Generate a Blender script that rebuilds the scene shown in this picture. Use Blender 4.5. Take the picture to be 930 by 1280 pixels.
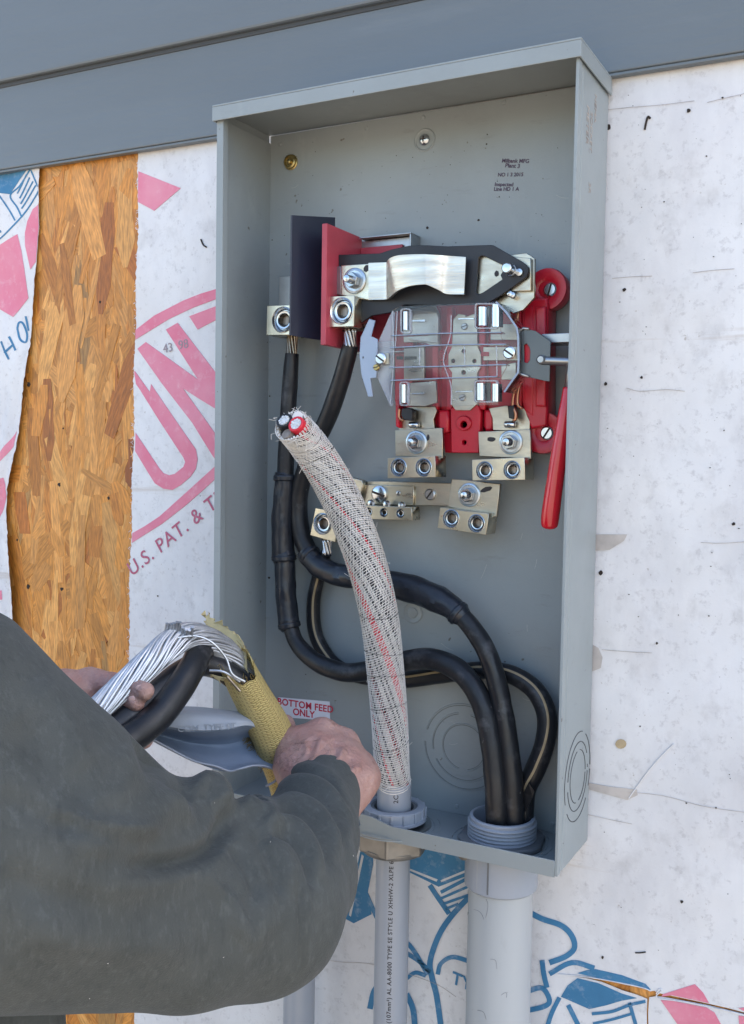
import bpy, bmesh, math, random
import numpy as np
from mathutils import Vector, Matrix, noise
from math import sin, cos, pi, radians
random.seed(7); rng = np.random.RandomState(7)
S = bpy.context.scene
C = S.collection
for o in list(bpy.data.objects): bpy.data.objects.remove(o)

# ------------------------------------------------------------------ camera
FPX = 1244.8
CAM = Vector((.671145, -.99899, .393004))
YAW, PITCH, ROLL = map(radians, (-27.889378, -3.209682, .916705))
fwd = Vector((sin(YAW)*cos(PITCH), cos(YAW)*cos(PITCH), sin(PITCH)))
r0 = Vector((cos(YAW), -sin(YAW), 0)); u0 = r0.cross(fwd)
RT = cos(ROLL)*r0 + sin(ROLL)*u0; UP = -sin(ROLL)*r0 + cos(ROLL)*u0
cd = bpy.data.cameras.new('camera'); cam = bpy.data.objects.new('camera', cd); C.objects.link(cam)
M = Matrix((RT, UP, -fwd)).transposed().to_4x4(); M.translation = CAM
cam.matrix_world = M
cd.sensor_fit = 'VERTICAL'; cd.sensor_height = 36; cd.sensor_width = 36*930/1280
cd.lens = FPX/1280*36; cd.clip_start = .02; cd.clip_end = 800
S.camera = cam
S.render.resolution_x = 744; S.render.resolution_y = 1024

# ------------------------------------------------------------------ light
SUN_EL, SUN_AZ = radians(42), radians(75)      # azimuth clockwise from +Y: the sun stands behind the wall, which shades itself
w = bpy.data.worlds.new('World'); S.world = w; w.use_nodes = True
nt = w.node_tree; bg = nt.nodes['Background']
sky = nt.nodes.new('ShaderNodeTexSky'); sky.sky_type = 'NISHITA'; sky.sun_disc = False
sky.sun_elevation = SUN_EL; sky.sun_rotation = SUN_AZ; sky.air_density = 1.0; sky.dust_density = 1.5; sky.ozone_density = .7
nt.links.new(sky.outputs[0], bg.inputs[0]); bg.inputs[1].default_value = .15
sd = bpy.data.lights.new('sun', 'SUN'); sd.energy = 4.5; sd.angle = radians(.5); sd.color = (1, .95, .88)
sun = bpy.data.objects.new('sun', sd); C.objects.link(sun)
sdir = Vector((sin(SUN_AZ)*cos(SUN_EL), cos(SUN_AZ)*cos(SUN_EL), sin(SUN_EL)))
sun.rotation_euler = sdir.to_track_quat('Z', 'Y').to_euler()
sun.location = (3, -4, 5)
S.view_settings.view_transform = 'Standard'; S.view_settings.look = 'None'
S.view_settings.exposure = 1.70; S.view_settings.gamma = 1
S.render.engine = 'CYCLES'
S.cycles.max_bounces = 10; S.cycles.transparent_max_bounces = 24

# ------------------------------------------------------------------ helpers
def P(u, v, Y):
    """survey point of the photograph set on the vertical plane at depth Y"""
    d = fwd + RT*(u-465)/FPX - UP*(v-640)/FPX
    return CAM + d*((Y-CAM.y)/d.y)
def Q(u, v, dep):
    return CAM + (fwd + RT*(u-465)/FPX - UP*(v-640)/FPX)*dep
def topx(p):
    d = Vector(p)-CAM; z = d.dot(fwd)
    return 465+FPX*d.dot(RT)/z, 640-FPX*d.dot(UP)/z
CR = {1: (0, 0, .5), 2: (465, 0, .5), 3: (320, 250, .2581), 4: (500, 280, .2366), 5: (440, 360, .3011), 6: (370, 480, .3763),
      7: (320, 480, .2581), 8: (430, 760, .3656), 'A': (0, 180, .3011), 'B': (0, 480, .3118), 'L': (430, 1030, .2688), 'R': (640, 1110, .3118)}
def c(k, pts):
    x, y, s = CR[k]
    if isinstance(pts, tuple): return (x+pts[0]*s, y+pts[1]*s)
    return [(x+a*s, y+b*s) for a, b in pts]

class MB:
    def __init__(s): s.v = []; s.f = []; s.uv = None
    def add(s, vs, fs):
        n = len(s.v); s.v += [tuple(q) for q in vs]; s.f += [tuple(i+n for i in f) for f in fs]
    def box(s, x0, x1, y0, y1, z0, z1):
        s.add([(x, y, z) for z in (z0, z1) for y in (y0, y1) for x in (x0, x1)],
              [(0, 2, 3, 1), (4, 5, 7, 6), (0, 1, 5, 4), (2, 6, 7, 3), (0, 4, 6, 2), (1, 3, 7, 5)]); return s
    def prism(s, pts, off):
        n = len(pts); off = Vector(off); pts = [Vector(q) for q in pts]
        s.add(pts+[q+off for q in pts], [tuple(range(n)), tuple(reversed(range(n, 2*n)))]+[(i, i+n, (i+1) % n+n, (i+1) % n) for i in range(n)]); return s
    def lathe(s, prof, n=32, mat=Matrix(), cap=1):
        vs = []; fs = []
        for r, z in prof:
            for i in range(n):
                a = 2*pi*i/n; vs.append(mat @ Vector((r*cos(a), r*sin(a), z)))
        for j in range(len(prof)-1):
            for i in range(n):
                k = (i+1) % n; fs.append((j*n+i, j*n+k, (j+1)*n+k, (j+1)*n+i))
        if cap and prof[0][0] > 1e-6: fs.append(tuple(reversed(range(n))))
        if cap and prof[-1][0] > 1e-6: fs.append(tuple(range((len(prof)-1)*n, len(prof)*n)))
        s.add(vs, fs); return s
    def sheet(s, rows):
        n = len(rows[0]); vs = [q for r in rows for q in r]
        s.add(vs, [(j*n+i, j*n+i+1, (j+1)*n+i+1, (j+1)*n+i) for j in range(len(rows)-1) for i in range(n-1)]); return s
    def mesh(s, name='m'):
        me = bpy.data.meshes.new(name); me.from_pydata(s.v, [], s.f); me.validate(); return me

LOC = {}
def wl(o): return LOC.get(o.name, Vector((0, 0, 0)))
def thing(name, label, cat, loc=(0, 0, 0), group=None):
    o = bpy.data.objects.new(name, None); C.objects.link(o); o.empty_display_size = .02
    o.location = loc; LOC[o.name] = Vector(loc); o['label'] = label; o['category'] = cat
    if group: o['group'] = group
    return o
def tag(o, label, cat, group=None):
    o['label'] = label; o['category'] = cat
    if group: o['group'] = group
    return o
def obj(name, me, m=None, parent=None, smooth=False, bevel=0, loc=(0, 0, 0), solid=0, fixn=True):
    if isinstance(me, MB): me = me.mesh(name)
    if fixn and not me.get('done'):
        bm = bmesh.new(); bm.from_mesh(me); bmesh.ops.recalc_face_normals(bm, faces=bm.faces[:]); bm.to_mesh(me); bm.free(); me['done'] = 1
    if m is not None and not me.materials: me.materials.append(m)
    o = bpy.data.objects.new(name, me); C.objects.link(o)
    L = Vector(loc)
    if parent is not None:
        o.parent = parent; o.location = L-wl(parent)
    else: o.location = L
    LOC[o.name] = L
    if smooth:
        for p in me.polygons: p.use_smooth = True
    if smooth == 'auto':
        bm = bmesh.new(); bm.from_mesh(me)
        for e in bm.edges:
            if len(e.link_faces) == 2 and e.calc_face_angle(0) > .6: e.smooth = False
        bm.to_mesh(me); bm.free()
    if solid:
        md = o.modifiers.new('solidify', 'SOLIDIFY'); md.thickness = solid; md.offset = 0
    if solid and smooth:
        md = o.modifiers.new('edges', 'EDGE_SPLIT'); md.split_angle = .7
    if bevel:
        md = o.modifiers.new('bevel', 'BEVEL'); md.width = bevel; md.segments = 2; md.limit_method = 'ANGLE'; md.angle_limit = .6
    return o
def struct(o): o['kind'] = 'structure'; return o
def stuff(o): o['kind'] = 'stuff'; return o

DG = bpy.context.evaluated_depsgraph_get
def curve_mesh(cu, mat):
    o = bpy.data.objects.new('t', cu); C.objects.link(o)
    me = bpy.data.meshes.new_from_object(o.evaluated_get(bpy.context.evaluated_depsgraph_get()))
    bpy.data.objects.remove(o); bpy.data.curves.remove(cu)
    me.transform(mat); return me
XZ = Matrix.Rotation(pi/2, 4, 'X')
def plate_mesh(outer, holes, Yf, depth, bevel=0):
    """flat plate parallel to the wall: outlines are (X,Z) lists, front face at Yf, going back by depth"""
    cu = bpy.data.curves.new('p', 'CURVE'); cu.dimensions = '2D'; cu.fill_mode = 'BOTH'
    for ring in [outer]+list(holes):
        sp = cu.splines.new('POLY'); sp.points.add(len(ring)-1)
        for i, q in enumerate(ring): sp.points[i].co = (q[0], q[1], 0, 1)
        sp.use_cyclic_u = True
    cu.extrude = max(depth/2-bevel, 1e-6); cu.bevel_depth = bevel; cu.bevel_resolution = 1; cu.offset = -bevel
    return curve_mesh(cu, Matrix.Translation((0, Yf+depth/2, 0)) @ XZ)
def plate(name, pts, m, parent, Yf, depth=.003, bevel=.0003, holes=(), smooth=False):
    f = lambda ps: [(q.x, q.z) for q in (P(a, b, Yf) for a, b in ps)]
    return obj(name, plate_mesh(f(pts), [f(h) for h in holes], Yf, depth, bevel), m, parent, smooth=smooth)
def circ(cx, cy, r, n=16, ry=None):
    return [(cx+r*cos(2*pi*i/n), cy+(ry or r)*sin(2*pi*i/n)) for i in range(n)]
def catmull(pts, n=8):
    P_ = [np.array(q, float) for q in pts]; P_ = [2*P_[0]-P_[1]]+P_+[2*P_[-1]-P_[-2]]; out = []
    for i in range(1, len(P_)-2):
        a, b, c_, d = P_[i-1:i+3]
        for k in range(n):
            t = k/n; out.append(.5*((2*b)+(-a+c_)*t+(2*a-5*b+4*c_-d)*t*t+(-a+3*b-3*c_+d)*t**3))
    out.append(P_[-2]); return out
def frames(path):
    path = [Vector(q) for q in path]; T = []
    for i in range(len(path)):
        T.append((path[min(i+1, len(path)-1)]-path[max(i-1, 0)]).normalized())
    n = T[0].orthogonal().normalized(); out = []
    for i, t in enumerate(T):
        n = (n-t*n.dot(t)).normalized(); out.append((path[i], t, n, t.cross(n)))
    return out
def tube(mb, path, rad, n=14, cap=True, wob=0, uvs=None):
    fr = frames(path); vs = []; L = len(fr)
    for i, (p, t, a, b) in enumerate(fr):
        r = rad[i] if hasattr(rad, '__len__') else rad
        for k in range(n):
            an = 2*pi*k/n; rr = r
            if wob: rr = r*(1+wob*noise.noise(Vector((p.x*60+cos(an)*2, p.y*60+sin(an)*2, p.z*60))))
            vs.append(p+(a*cos(an)+b*sin(an))*rr)
    fs = [(i*n+k, i*n+(k+1) % n, (i+1)*n+(k+1) % n, (i+1)*n+k) for i in range(L-1) for k in range(n)]
    if cap: fs += [tuple(reversed(range(n))), tuple(range((L-1)*n, L*n))]
    mb.add(vs, fs); return mb
def pxpath(pts, n=8, by='Y'):
    """pts: (u, v, depth, radius_m) smoothed -> world path + radii"""
    W_ = []
    for u, v, d, r in pts:
        q = P(u, v, d) if by == 'Y' else Q(u, v, d); W_.append((q.x, q.y, q.z, r))
    s = catmull(W_, n); return [Vector(q[:3]) for q in s], [q[3] for q in s]
def text_mesh(txt, size, off=0, ext=.00008, align='CENTER', sp=1.0):
    cu = bpy.data.curves.new('t', 'FONT'); cu.body = txt; cu.size = size; cu.offset = off; cu.extrude = ext; cu.align_x = align
    cu.space_character = sp
    return curve_mesh(cu, Matrix())
def wall_text(name, txt, u, v, Y, size, ang, m, parent, off=0, sx=1, align='LEFT', sp=1.0):
    me = text_mesh(txt, size, off, align=align, sp=sp)
    p = P(u, v, Y)
    me.transform(Matrix.Translation(p) @ XZ @ Matrix.Rotation(ang, 4, 'Z') @ Matrix.Diagonal((sx, 1, 1, 1)))
    return obj(name, me, m, parent, fixn=False)

# ------------------------------------------------------------------ materials
def mat(name, col, rough=.5, metal=0, var=.0, vs=8, bump=0, bs=200, col2=None, spec=.5, coat=0, rvar=0, stretch=(1, 1, 1), extra=None, sheen=0):
    m = bpy.data.materials.new(name); m.use_nodes = True; n = m.node_tree; N = n.nodes; L = n.links
    b = N['Principled BSDF']; b.inputs['Roughness'].default_value = rough; b.inputs['Metallic'].default_value = metal
    b.inputs['Specular IOR Level'].default_value = spec; b.inputs['Coat Weight'].default_value = coat; b.inputs['Coat Roughness'].default_value = .15
    if sheen: b.inputs['Sheen Weight'].default_value = sheen; b.inputs['Sheen Roughness'].default_value = .4
    tc = N.new('ShaderNodeTexCoord'); mp = N.new('ShaderNodeMapping'); mp.inputs['Scale'].default_value = stretch
    L.new(tc.outputs['Object'], mp.inputs[0])
    nz = N.new('ShaderNodeTexNoise'); nz.inputs['Scale'].default_value = vs; nz.inputs['Detail'].default_value = 6; nz.inputs['Roughness'].default_value = .6
    L.new(mp.outputs[0], nz.inputs['Vector'])
    mx = N.new('ShaderNodeMix'); mx.data_type = 'RGBA'
    c2 = col2 or tuple(x*(1-var) for x in col)
    mx.inputs[6].default_value = (*col, 1); mx.inputs[7].default_value = (*c2, 1)
    rp = N.new('ShaderNodeMapRange'); rp.inputs[1].default_value = .35; rp.inputs[2].default_value = .7
    L.new(nz.outputs[0], rp.inputs[0]); L.new(rp.outputs[0], mx.inputs[0]); L.new(mx.outputs[2], b.inputs['Base Color'])
    if rvar:
        rr = N.new('ShaderNodeMapRange'); rr.inputs[1].default_value = .3; rr.inputs[2].default_value = .7
        rr.inputs[3].default_value = max(rough-rvar, .02); rr.inputs[4].default_value = min(rough+rvar, 1)
        L.new(nz.outputs[0], rr.inputs[0]); L.new(rr.outputs[0], b.inputs['Roughness'])
    if bump:
        n2 = N.new('ShaderNodeTexNoise'); n2.inputs['Scale'].default_value = bs; n2.inputs['Detail'].default_value = 4
        L.new(mp.outputs[0], n2.inputs['Vector'])
        bp = N.new('ShaderNodeBump'); bp.inputs['Strength'].default_value = 1; bp.inputs['Distance'].default_value = bump
        L.new(n2.outputs[0], bp.inputs['Height']); L.new(bp.outputs[0], b.inputs['Normal'])
        m['bump'] = bp.name
    m['mix'] = mx.name; m['map'] = mp.name
    return m
def nodes(m): return m.node_tree.nodes, m.node_tree.links, m.node_tree.nodes['Principled BSDF']
def layer(m, col, scale, lo, hi, amount=1, stretch=(1, 1, 1), kind='noise', seed=0, detail=8):
    """lays another colour over the base where a noise pattern is high"""
    N, L, b = nodes(m); src = b.inputs['Base Color'].links[0].from_socket
    tc = N.new('ShaderNodeTexCoord'); mp = N.new('ShaderNodeMapping'); mp.inputs['Scale'].default_value = stretch; mp.inputs['Location'].default_value = (seed, seed*.7, seed*.3)
    L.new(tc.outputs['Object'], mp.inputs[0])
    if kind == 'noise':
        t = N.new('ShaderNodeTexNoise'); t.inputs['Scale'].default_value = scale; t.inputs['Detail'].default_value = detail; t.inputs['Roughness'].default_value = .65
    else:
        t = N.new('ShaderNodeTexVoronoi'); t.inputs['Scale'].default_value = scale; t.feature = 'F1'
    L.new(mp.outputs[0], t.inputs['Vector'])
    r = N.new('ShaderNodeMapRange'); r.inputs[1].default_value = lo; r.inputs[2].default_value = hi; r.inputs[4].default_value = amount
    L.new(t.outputs[0], r.inputs[0])
    mx = N.new('ShaderNodeMix'); mx.data_type = 'RGBA'; mx.inputs[7].default_value = (*col, 1)
    L.new(r.outputs[0], mx.inputs[0]); L.new(src, mx.inputs[6]); L.new(mx.outputs[2], b.inputs['Base Color'])

BOXC = (.264, .298, .308)
m_box = mat('painted_steel', BOXC, .42, var=.10, vs=5, bump=.00012, bs=700, rvar=.08)
layer(m_box, (.19, .21, .215), 9, .52, .8, .5)
layer(m_box, (.40, .42, .42), 26, .62, .8, .35, seed=8, stretch=(1, 1, .3))
layer(m_box, (.17, .18, .18), 60, .60, .74, .35, seed=12, stretch=(.5, 1, 2))
layer(m_box, (.10, .085, .07), 90, .735, .76, .8, seed=3, detail=2)
m_boxd = mat('steel_gap', (.05, .055, .06), .6)
m_trim = mat('grey_trim_paint', (.135, .158, .175), .45, var=.14, vs=4, bump=.0005, bs=160, stretch=(.12, 1, 1), rvar=.10)
layer(m_trim, (.22, .24, .25), 14, .60, .85, .4, stretch=(.2, 1, 1.5), seed=3)
layer(m_trim, (.10, .11, .12), 120, .70, .78, .5, seed=5, detail=3)
m_seam = mat('groove_dark', (.05, .055, .06), .7)  # dark tone of the groove line between the boards
m_wrap = mat('house_wrap', (.72, .72, .73), .62, var=.08, vs=6)
m_pink = mat('pink_print', (.66, .17, .26), .6, col2=(.70, .27, .35), vs=14)
m_pink2 = mat('dark_pink_print', (.45, .10, .18), .6, var=.1)
m_blue = mat('blue_print', (.030, .155, .30), .6, col2=(.045, .20, .37), vs=20)
def wrapify(m, dirt):
    N, L, b = nodes(m)
    if dirt:
        layer(m, (.50, .50, .515), 5, .52, .76, .40, seed=1)
        layer(m, (.44, .43, .43), 38, .54, .70, .45, seed=5, stretch=(1, 1, .8))
        layer(m, (.52, .51, .53), 11, .46, .62, .35, seed=15, stretch=(1.3, 1, .6))
        layer(m, (.42, .41, .42), 130, .56, .68, .5, seed=25)
        layer(m, (.52, .48, .43), 3.2, .56, .78, .35, seed=9)
        layer(m, (.30, .25, .21), 140, .70, .76, .6, seed=2, detail=3)
        # horizontal soiled lap lines
        layer(m, (.48, .42, .37), 2.3, .63, .66, .5, stretch=(.25, 1, 5), seed=4)
    else:
        layer(m, (.78, .74, .75), 90, .55, .75, .25, seed=5)
    tc = N.new('ShaderNodeTexCoord')
    h = None
    for sc, dist, st, ty in ((5, .0080, (1, 1, 1), 0), (16, .0026, (1, 1, .6), 0), (420, .00010, (1, 1, 1), 0), (3.4, .0030, (1, 1, 1.6), 1)):
        mp = N.new('ShaderNodeMapping'); mp.inputs['Scale'].default_value = st; L.new(tc.outputs['Object'], mp.inputs[0])
        t = N.new('ShaderNodeTexNoise'); t.inputs['Scale'].default_value = sc; t.inputs['Detail'].default_value = 3
        if ty: t.noise_type = 'RIDGED_MULTIFRACTAL'; t.inputs['Detail'].default_value = 2
        L.new(mp.outputs[0], t.inputs['Vector'])
        bp = N.new('ShaderNodeBump'); bp.inputs['Distance'].default_value = dist; bp.inputs['Strength'].default_value = .6 if ty else 1
        L.new(t.outputs[0], bp.inputs['Height'])
        if h: L.new(h, bp.inputs['Normal'])
        h = bp.outputs[0]
    L.new(h, b.inputs['Normal'])
wrapify(m_wrap, 1)
for q in (m_pink, m_pink2, m_blue): wrapify(q, 0)
m_wrapback = mat('wrap_fold', (.74, .74, .80), .5, var=.06)
m_ink = mat('black_ink', (.02, .018, .022), .6)
m_inkp = mat('purple_stamp_ink', (.06, .035, .07), .6)
m_pencil = mat('pencil', (.30, .25, .28), .7)
m_hole = mat('dark_hole', (.03, .022, .018), .9)
m_red = mat('red_polyester', (.52, .010, .030), .30, var=.25, vs=25, bump=.0002, bs=500)
m_redm = mat('red_matte_board', (.42, .05, .075), .45, var=.2, vs=30, bump=.00015, bs=600)
m_blk = mat('black_plastic', (.012, .014, .020), .46, var=.3, vs=20, bump=.0001, bs=600, rvar=.08)
m_barrier = mat('dark_fibre_sheet', (.014, .021, .042), .42, var=.25, vs=15, rvar=.06)
m_tin = mat('tin_plated_copper', (.53, .495, .41), .34, 1, var=.25, vs=30, bump=.00012, bs=400, rvar=.10, stretch=(1, 1, 3))
layer(m_tin, (.42, .38, .31), 22, .5, .75, .6, seed=2)
m_tin2 = mat('brushed_aluminium', (.68, .66, .60), .34, 1, var=.35, vs=40, bump=.00025, bs=260, stretch=(.12, 1, 3), rvar=.12)
m_lug = mat('lug_aluminium', (.62, .575, .46), .32, 1, var=.22, vs=40, bump=.00012, bs=500, rvar=.1)
m_lugs = mat('saw_cut_aluminium', (.34, .31, .28), .45, 1, var=.3, vs=60, bump=.0002, bs=300, stretch=(3, 1, .3))
m_zinc = mat('zinc_plate', (.58, .62, .66), .22, 1, var=.12, vs=60, rvar=.05)
m_washer = mat('zinc_washer', (.50, .55, .60), .30, 1, var=.25, vs=70, rvar=.06)
m_nut = mat('zinc_nut', (.40, .43, .46), .2, 1, var=.25, vs=120)
m_core = mat('cut_aluminium_face', (.78, .77, .74), .5, .35, var=.25, vs=300)
m_brass = mat('brass', (.50, .38, .16), .3, 1, var=.3, vs=90)
m_cop = mat('copper', (.50, .24, .15), .35, 1, var=.2, vs=90)
m_galv = mat('galvanised_steel', (.42, .43, .44), .33, 1, var=.2, vs=50)
m_dksteel = mat('dark_grey_steel', (.12, .13, .135), .35, .8, var=.2, vs=20)
m_cable = mat('black_cable', (.013, .0145, .018), .42, var=.3, vs=40, bump=.0005, bs=110, rvar=.14, spec=.42)
layer(m_cable, (.15, .15, .16), 30, .56, .80, .55, seed=1)
layer(m_cable, (.30, .29, .28), 120, .70, .78, .6, seed=4, detail=3)
m_shrink = mat('heat_shrink', (.013, .017, .026), .36, var=.3, vs=40, bump=.0012, bs=70, rvar=.1)
layer(m_shrink, (.13, .14, .16), 26, .58, .82, .5, seed=6)
m_stripe = mat('tan_stripe', (.34, .26, .15), .5, var=.3, vs=60)
m_strand = mat('aluminium_strand', (.66, .68, .72), .24, 1, var=.2, vs=60)
m_strand2 = mat('dull_aluminium_strand', (.56, .58, .61), .46, .9, var=.25, vs=90)
m_strandd = mat('oxidised_strand', (.40, .34, .26), .4, 1, var=.3, vs=60)
m_pvc = mat('grey_pvc', (.30, .33, .38), .38, var=.08, vs=10, bump=.0001, bs=300)
m_pvcl = mat('light_grey_conduit', (.385, .40, .405), .45, var=.10, vs=7, bump=.0003, bs=40, stretch=(1, 1, .3))
layer(m_pvcl, (.30, .30, .29), 24, .60, .72, .5, stretch=(1.4, 1.4, .6), seed=3)
layer(m_pvcl, (.18, .17, .16), 60, .70, .74, .7, stretch=(.6, 1, 2), seed=8)
m_jack = mat('grey_cable_jacket', (.30, .325, .365), .34, var=.08, vs=14, bump=.0004, bs=50, stretch=(1, 1, .4))
m_jackw = mat('worn_grey_jacket', (.27, .295, .33), .38, var=.2, vs=18, bump=.0006, bs=40)
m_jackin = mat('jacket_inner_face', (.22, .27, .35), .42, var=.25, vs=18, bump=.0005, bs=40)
m_fit = mat('cast_zinc', (.25, .245, .235), .42, .75, var=.35, vs=30, bump=.0008, bs=60)
m_dkring = mat('dark_grey_ring', (.15, .16, .17), .6, var=.3, vs=40, bump=.0006, bs=120)
m_handle = mat('red_vinyl_grip', (.56, .006, .018), .22, var=.12, vs=20, coat=.4)
m_lab = mat('white_label', (.74, .76, .84), .4, var=.05)
m_labr = mat('red_ink', (.52, .03, .07), .5)
m_skin = mat('skin', (.42, .262, .222), .50, col2=(.35, .19, .16), vs=45, bump=.0014, bs=300)
layer(m_skin, (.36, .14, .11), 14, .52, .72, .45, seed=2)
layer(m_skin, (.24, .11, .08), 75, .68, .75, .6, seed=6, detail=2)
nodes(m_skin)[2].inputs['Subsurface Weight'].default_value = .12; nodes(m_skin)[2].inputs['Subsurface Radius'].default_value = (.006, .003, .0015); nodes(m_skin)[2].inputs['Subsurface Scale'].default_value = 1
m_nail = mat('fingernail', (.58, .38, .33), .3)
m_hair = mat('dark_hair', (.05, .03, .02), .5)
m_fleece = mat('sweatshirt_fleece', (.078, .083, .079), .97, col2=(.064, .069, .066), vs=30, bump=.0006, bs=700, spec=.06, sheen=.10)
layer(m_fleece, (.115, .125, .12), 210, .52, .70, .45, stretch=(1, 1, .35), seed=3)
layer(m_fleece, (.045, .049, .050), 170, .52, .70, .5, stretch=(1, 1, .25), seed=31)
layer(m_fleece, (.085, .066, .045), 7, .58, .74, .3, seed=21)
m_jean = mat('trouser_cloth', (.05, .06, .09), .9, var=.3, vs=60, bump=.0008, bs=500)
m_tan = mat('fibre_glass_tape_backing', (.48, .40, .21), .7, var=.25, vs=40, bump=.001, bs=90)
m_dirt = mat('dusty_ground', (.42, .34, .25), .95, var=.25, vs=.8, bump=.02, bs=6)
m_white_str = mat('white_net_strand', (.74, .70, .65), .7, var=.15, vs=80)
m_redins = mat('red_insulation', (.62, .02, .04), .45)
m_grins = mat('grey_brown_filler', (.30, .26, .23), .8, var=.6, vs=70)

# translucent polycarbonate
def clear(name, tint, body, wgt, rough=.06):
    m = bpy.data.materials.new(name); m.use_nodes = True; N = m.node_tree.nodes; L = m.node_tree.links; N.clear()
    out = N.new('ShaderNodeOutputMaterial'); tr = N.new('ShaderNodeBsdfTransparent'); tr.inputs[0].default_value = (*tint, 1)
    pr = N.new('ShaderNodeBsdfPrincipled'); pr.inputs['Base Color'].default_value = (*body, 1); pr.inputs['Roughness'].default_value = rough
    gl = N.new('ShaderNodeBsdfGlossy'); gl.inputs['Roughness'].default_value = rough
    m1 = N.new('ShaderNodeMixShader'); m1.inputs[0].default_value = wgt; L.new(tr.outputs[0], m1.inputs[1]); L.new(pr.outputs[0], m1.inputs[2])
    lw = N.new('ShaderNodeFresnel'); lw.inputs[0].default_value = 1.32
    m2 = N.new('ShaderNodeMixShader'); L.new(lw.outputs[0], m2.inputs[0]); L.new(m1.outputs[0], m2.inputs[1]); L.new(gl.outputs[0], m2.inputs[2])
    L.new(m2.outputs[0], out.inputs[0]); return m
m_clear = clear('clear_polycarbonate', (.97, .975, .985), (.66, .68, .74), .03)
m_clearr = clear('clear_polycarbonate_edge', (.88, .91, .95), (.70, .73, .80), .30)
m_frost = clear('frosted_polycarbonate', (.80, .86, .95), (.40, .49, .64), .62, .2)

# yellow woven tape: weave relief from UV
def weave(name, col, dark, fu, fv):
    m = mat(name, col, .5, var=.12, vs=30); N, L, b = nodes(m)
    uv = N.new('ShaderNodeUVMap'); sep = N.new('ShaderNodeSeparateXYZ'); L.new(uv.outputs[0], sep.inputs[0])
    def mth(op, a, bb=None):
        q = N.new('ShaderNodeMath'); q.operation = op
        for i, x in enumerate((a, bb)):
            if x is None: continue
            if isinstance(x, (int, float)): q.inputs[i].default_value = x
            else: L.new(x, q.inputs[i])
        return q.outputs[0]
    nn = N.new('ShaderNodeTexNoise'); nn.inputs['Scale'].default_value = 6; L.new(uv.outputs[0], nn.inputs['Vector'])
    v = mth('ADD', mth('MULTIPLY', sep.outputs[1], fv), mth('MULTIPLY', nn.outputs[0], 1.0))
    row = mth('FLOOR', v)
    u = mth('ADD', mth('MULTIPLY', sep.outputs[0], fu), mth('MULTIPLY', row, .5))
    su = mth('ABSOLUTE', mth('SINE', mth('MULTIPLY', u, pi))); sv = mth('ABSOLUTE', mth('SINE', mth('MULTIPLY', v, pi)))
    hgt = mth('MULTIPLY', mth('POWER', su, .35), mth('POWER', sv, .6))
    bp = N.new('ShaderNodeBump'); bp.inputs['Distance'].default_value = .0012; bp.inputs['Strength'].default_value = 1
    L.new(hgt, bp.inputs['Height']); L.new(bp.outputs[0], b.inputs['Normal'])
    src = b.inputs['Base Color'].links[0].from_socket
    mx = N.new('ShaderNodeMix'); mx.data_type = 'RGBA'; mx.inputs[6].default_value = (*dark, 1)
    r = N.new('ShaderNodeMapRange'); r.inputs[1].default_value = .15; r.inputs[2].default_value = .6; L.new(hgt, r.inputs[0])
    L.new(r.outputs[0], mx.inputs[0]); L.new(src, mx.inputs[7]); L.new(mx.outputs[2], b.inputs['Base Color'])
    return m
m_yel = weave('yellow_woven_tape', (.60, .46, .17), (.20, .135, .035), 15, 70)

# ------------------------------------------------------------------ the ground and the wall
YO = .008      # face of the strand board
YW = .004      # face of the house wrap
g = MB(); g.sheet([[(x, y, -1.25) for x in np.linspace(-300, 300, 13)] for y in np.linspace(-300, 300, 13)])
struct(obj('ground', g, m_dirt))

wall = thing('sheathing_wall', 'orange brown oriented strand board sheathing of the wall, bare in a strip left of the meter box', 'wall', (0, .008, -1.25))
m_osb = mat('strand_board', (.46, .25, .085), .6, col2=(.30, .13, .035), vs=18, bump=.0008, bs=60, stretch=(3, 1, .5))
obj('board', MB().box(-7, 7, YO, .20, -1.25, 3.4), m_osb, wall)
# strands: real flakes pressed on the board
m_flk = mat('wood_flake', (.5, .3, .1), .5); N, L, b = nodes(m_flk)
at = N.new('ShaderNodeAttribute'); at.attribute_name = 'tone'; uv = N.new('ShaderNodeUVMap')
mp = N.new('ShaderNodeMapping'); mp.inputs['Scale'].default_value = (.9, 42, 1); L.new(uv.outputs[0], mp.inputs[0])
nz = N.new('ShaderNodeTexNoise'); nz.inputs['Scale'].default_value = 2.2; nz.inputs['Detail'].default_value = 6; L.new(mp.outputs[0], nz.inputs['Vector'])
mr = N.new('ShaderNodeMapRange'); mr.inputs[1].default_value = .35; mr.inputs[2].default_value = .7; mr.inputs[3].default_value = 1.12; mr.inputs[4].default_value = .58; L.new(nz.outputs[0], mr.inputs[0])
mx = N.new('ShaderNodeMix'); mx.data_type = 'RGBA'; mx.blend_type = 'MULTIPLY'; mx.inputs[0].default_value = 1
L.new(at.outputs['Color'], mx.inputs[6]); L.new(mr.outputs[0], mx.inputs[7]); L.new(mx.outputs[2], b.inputs['Base Color'])
bp = N.new('ShaderNodeBump'); bp.inputs['Distance'].default_value = .0005; L.new(nz.outputs[0], bp.inputs['Height']); L.new(bp.outputs[0], b.inputs['Normal'])
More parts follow.
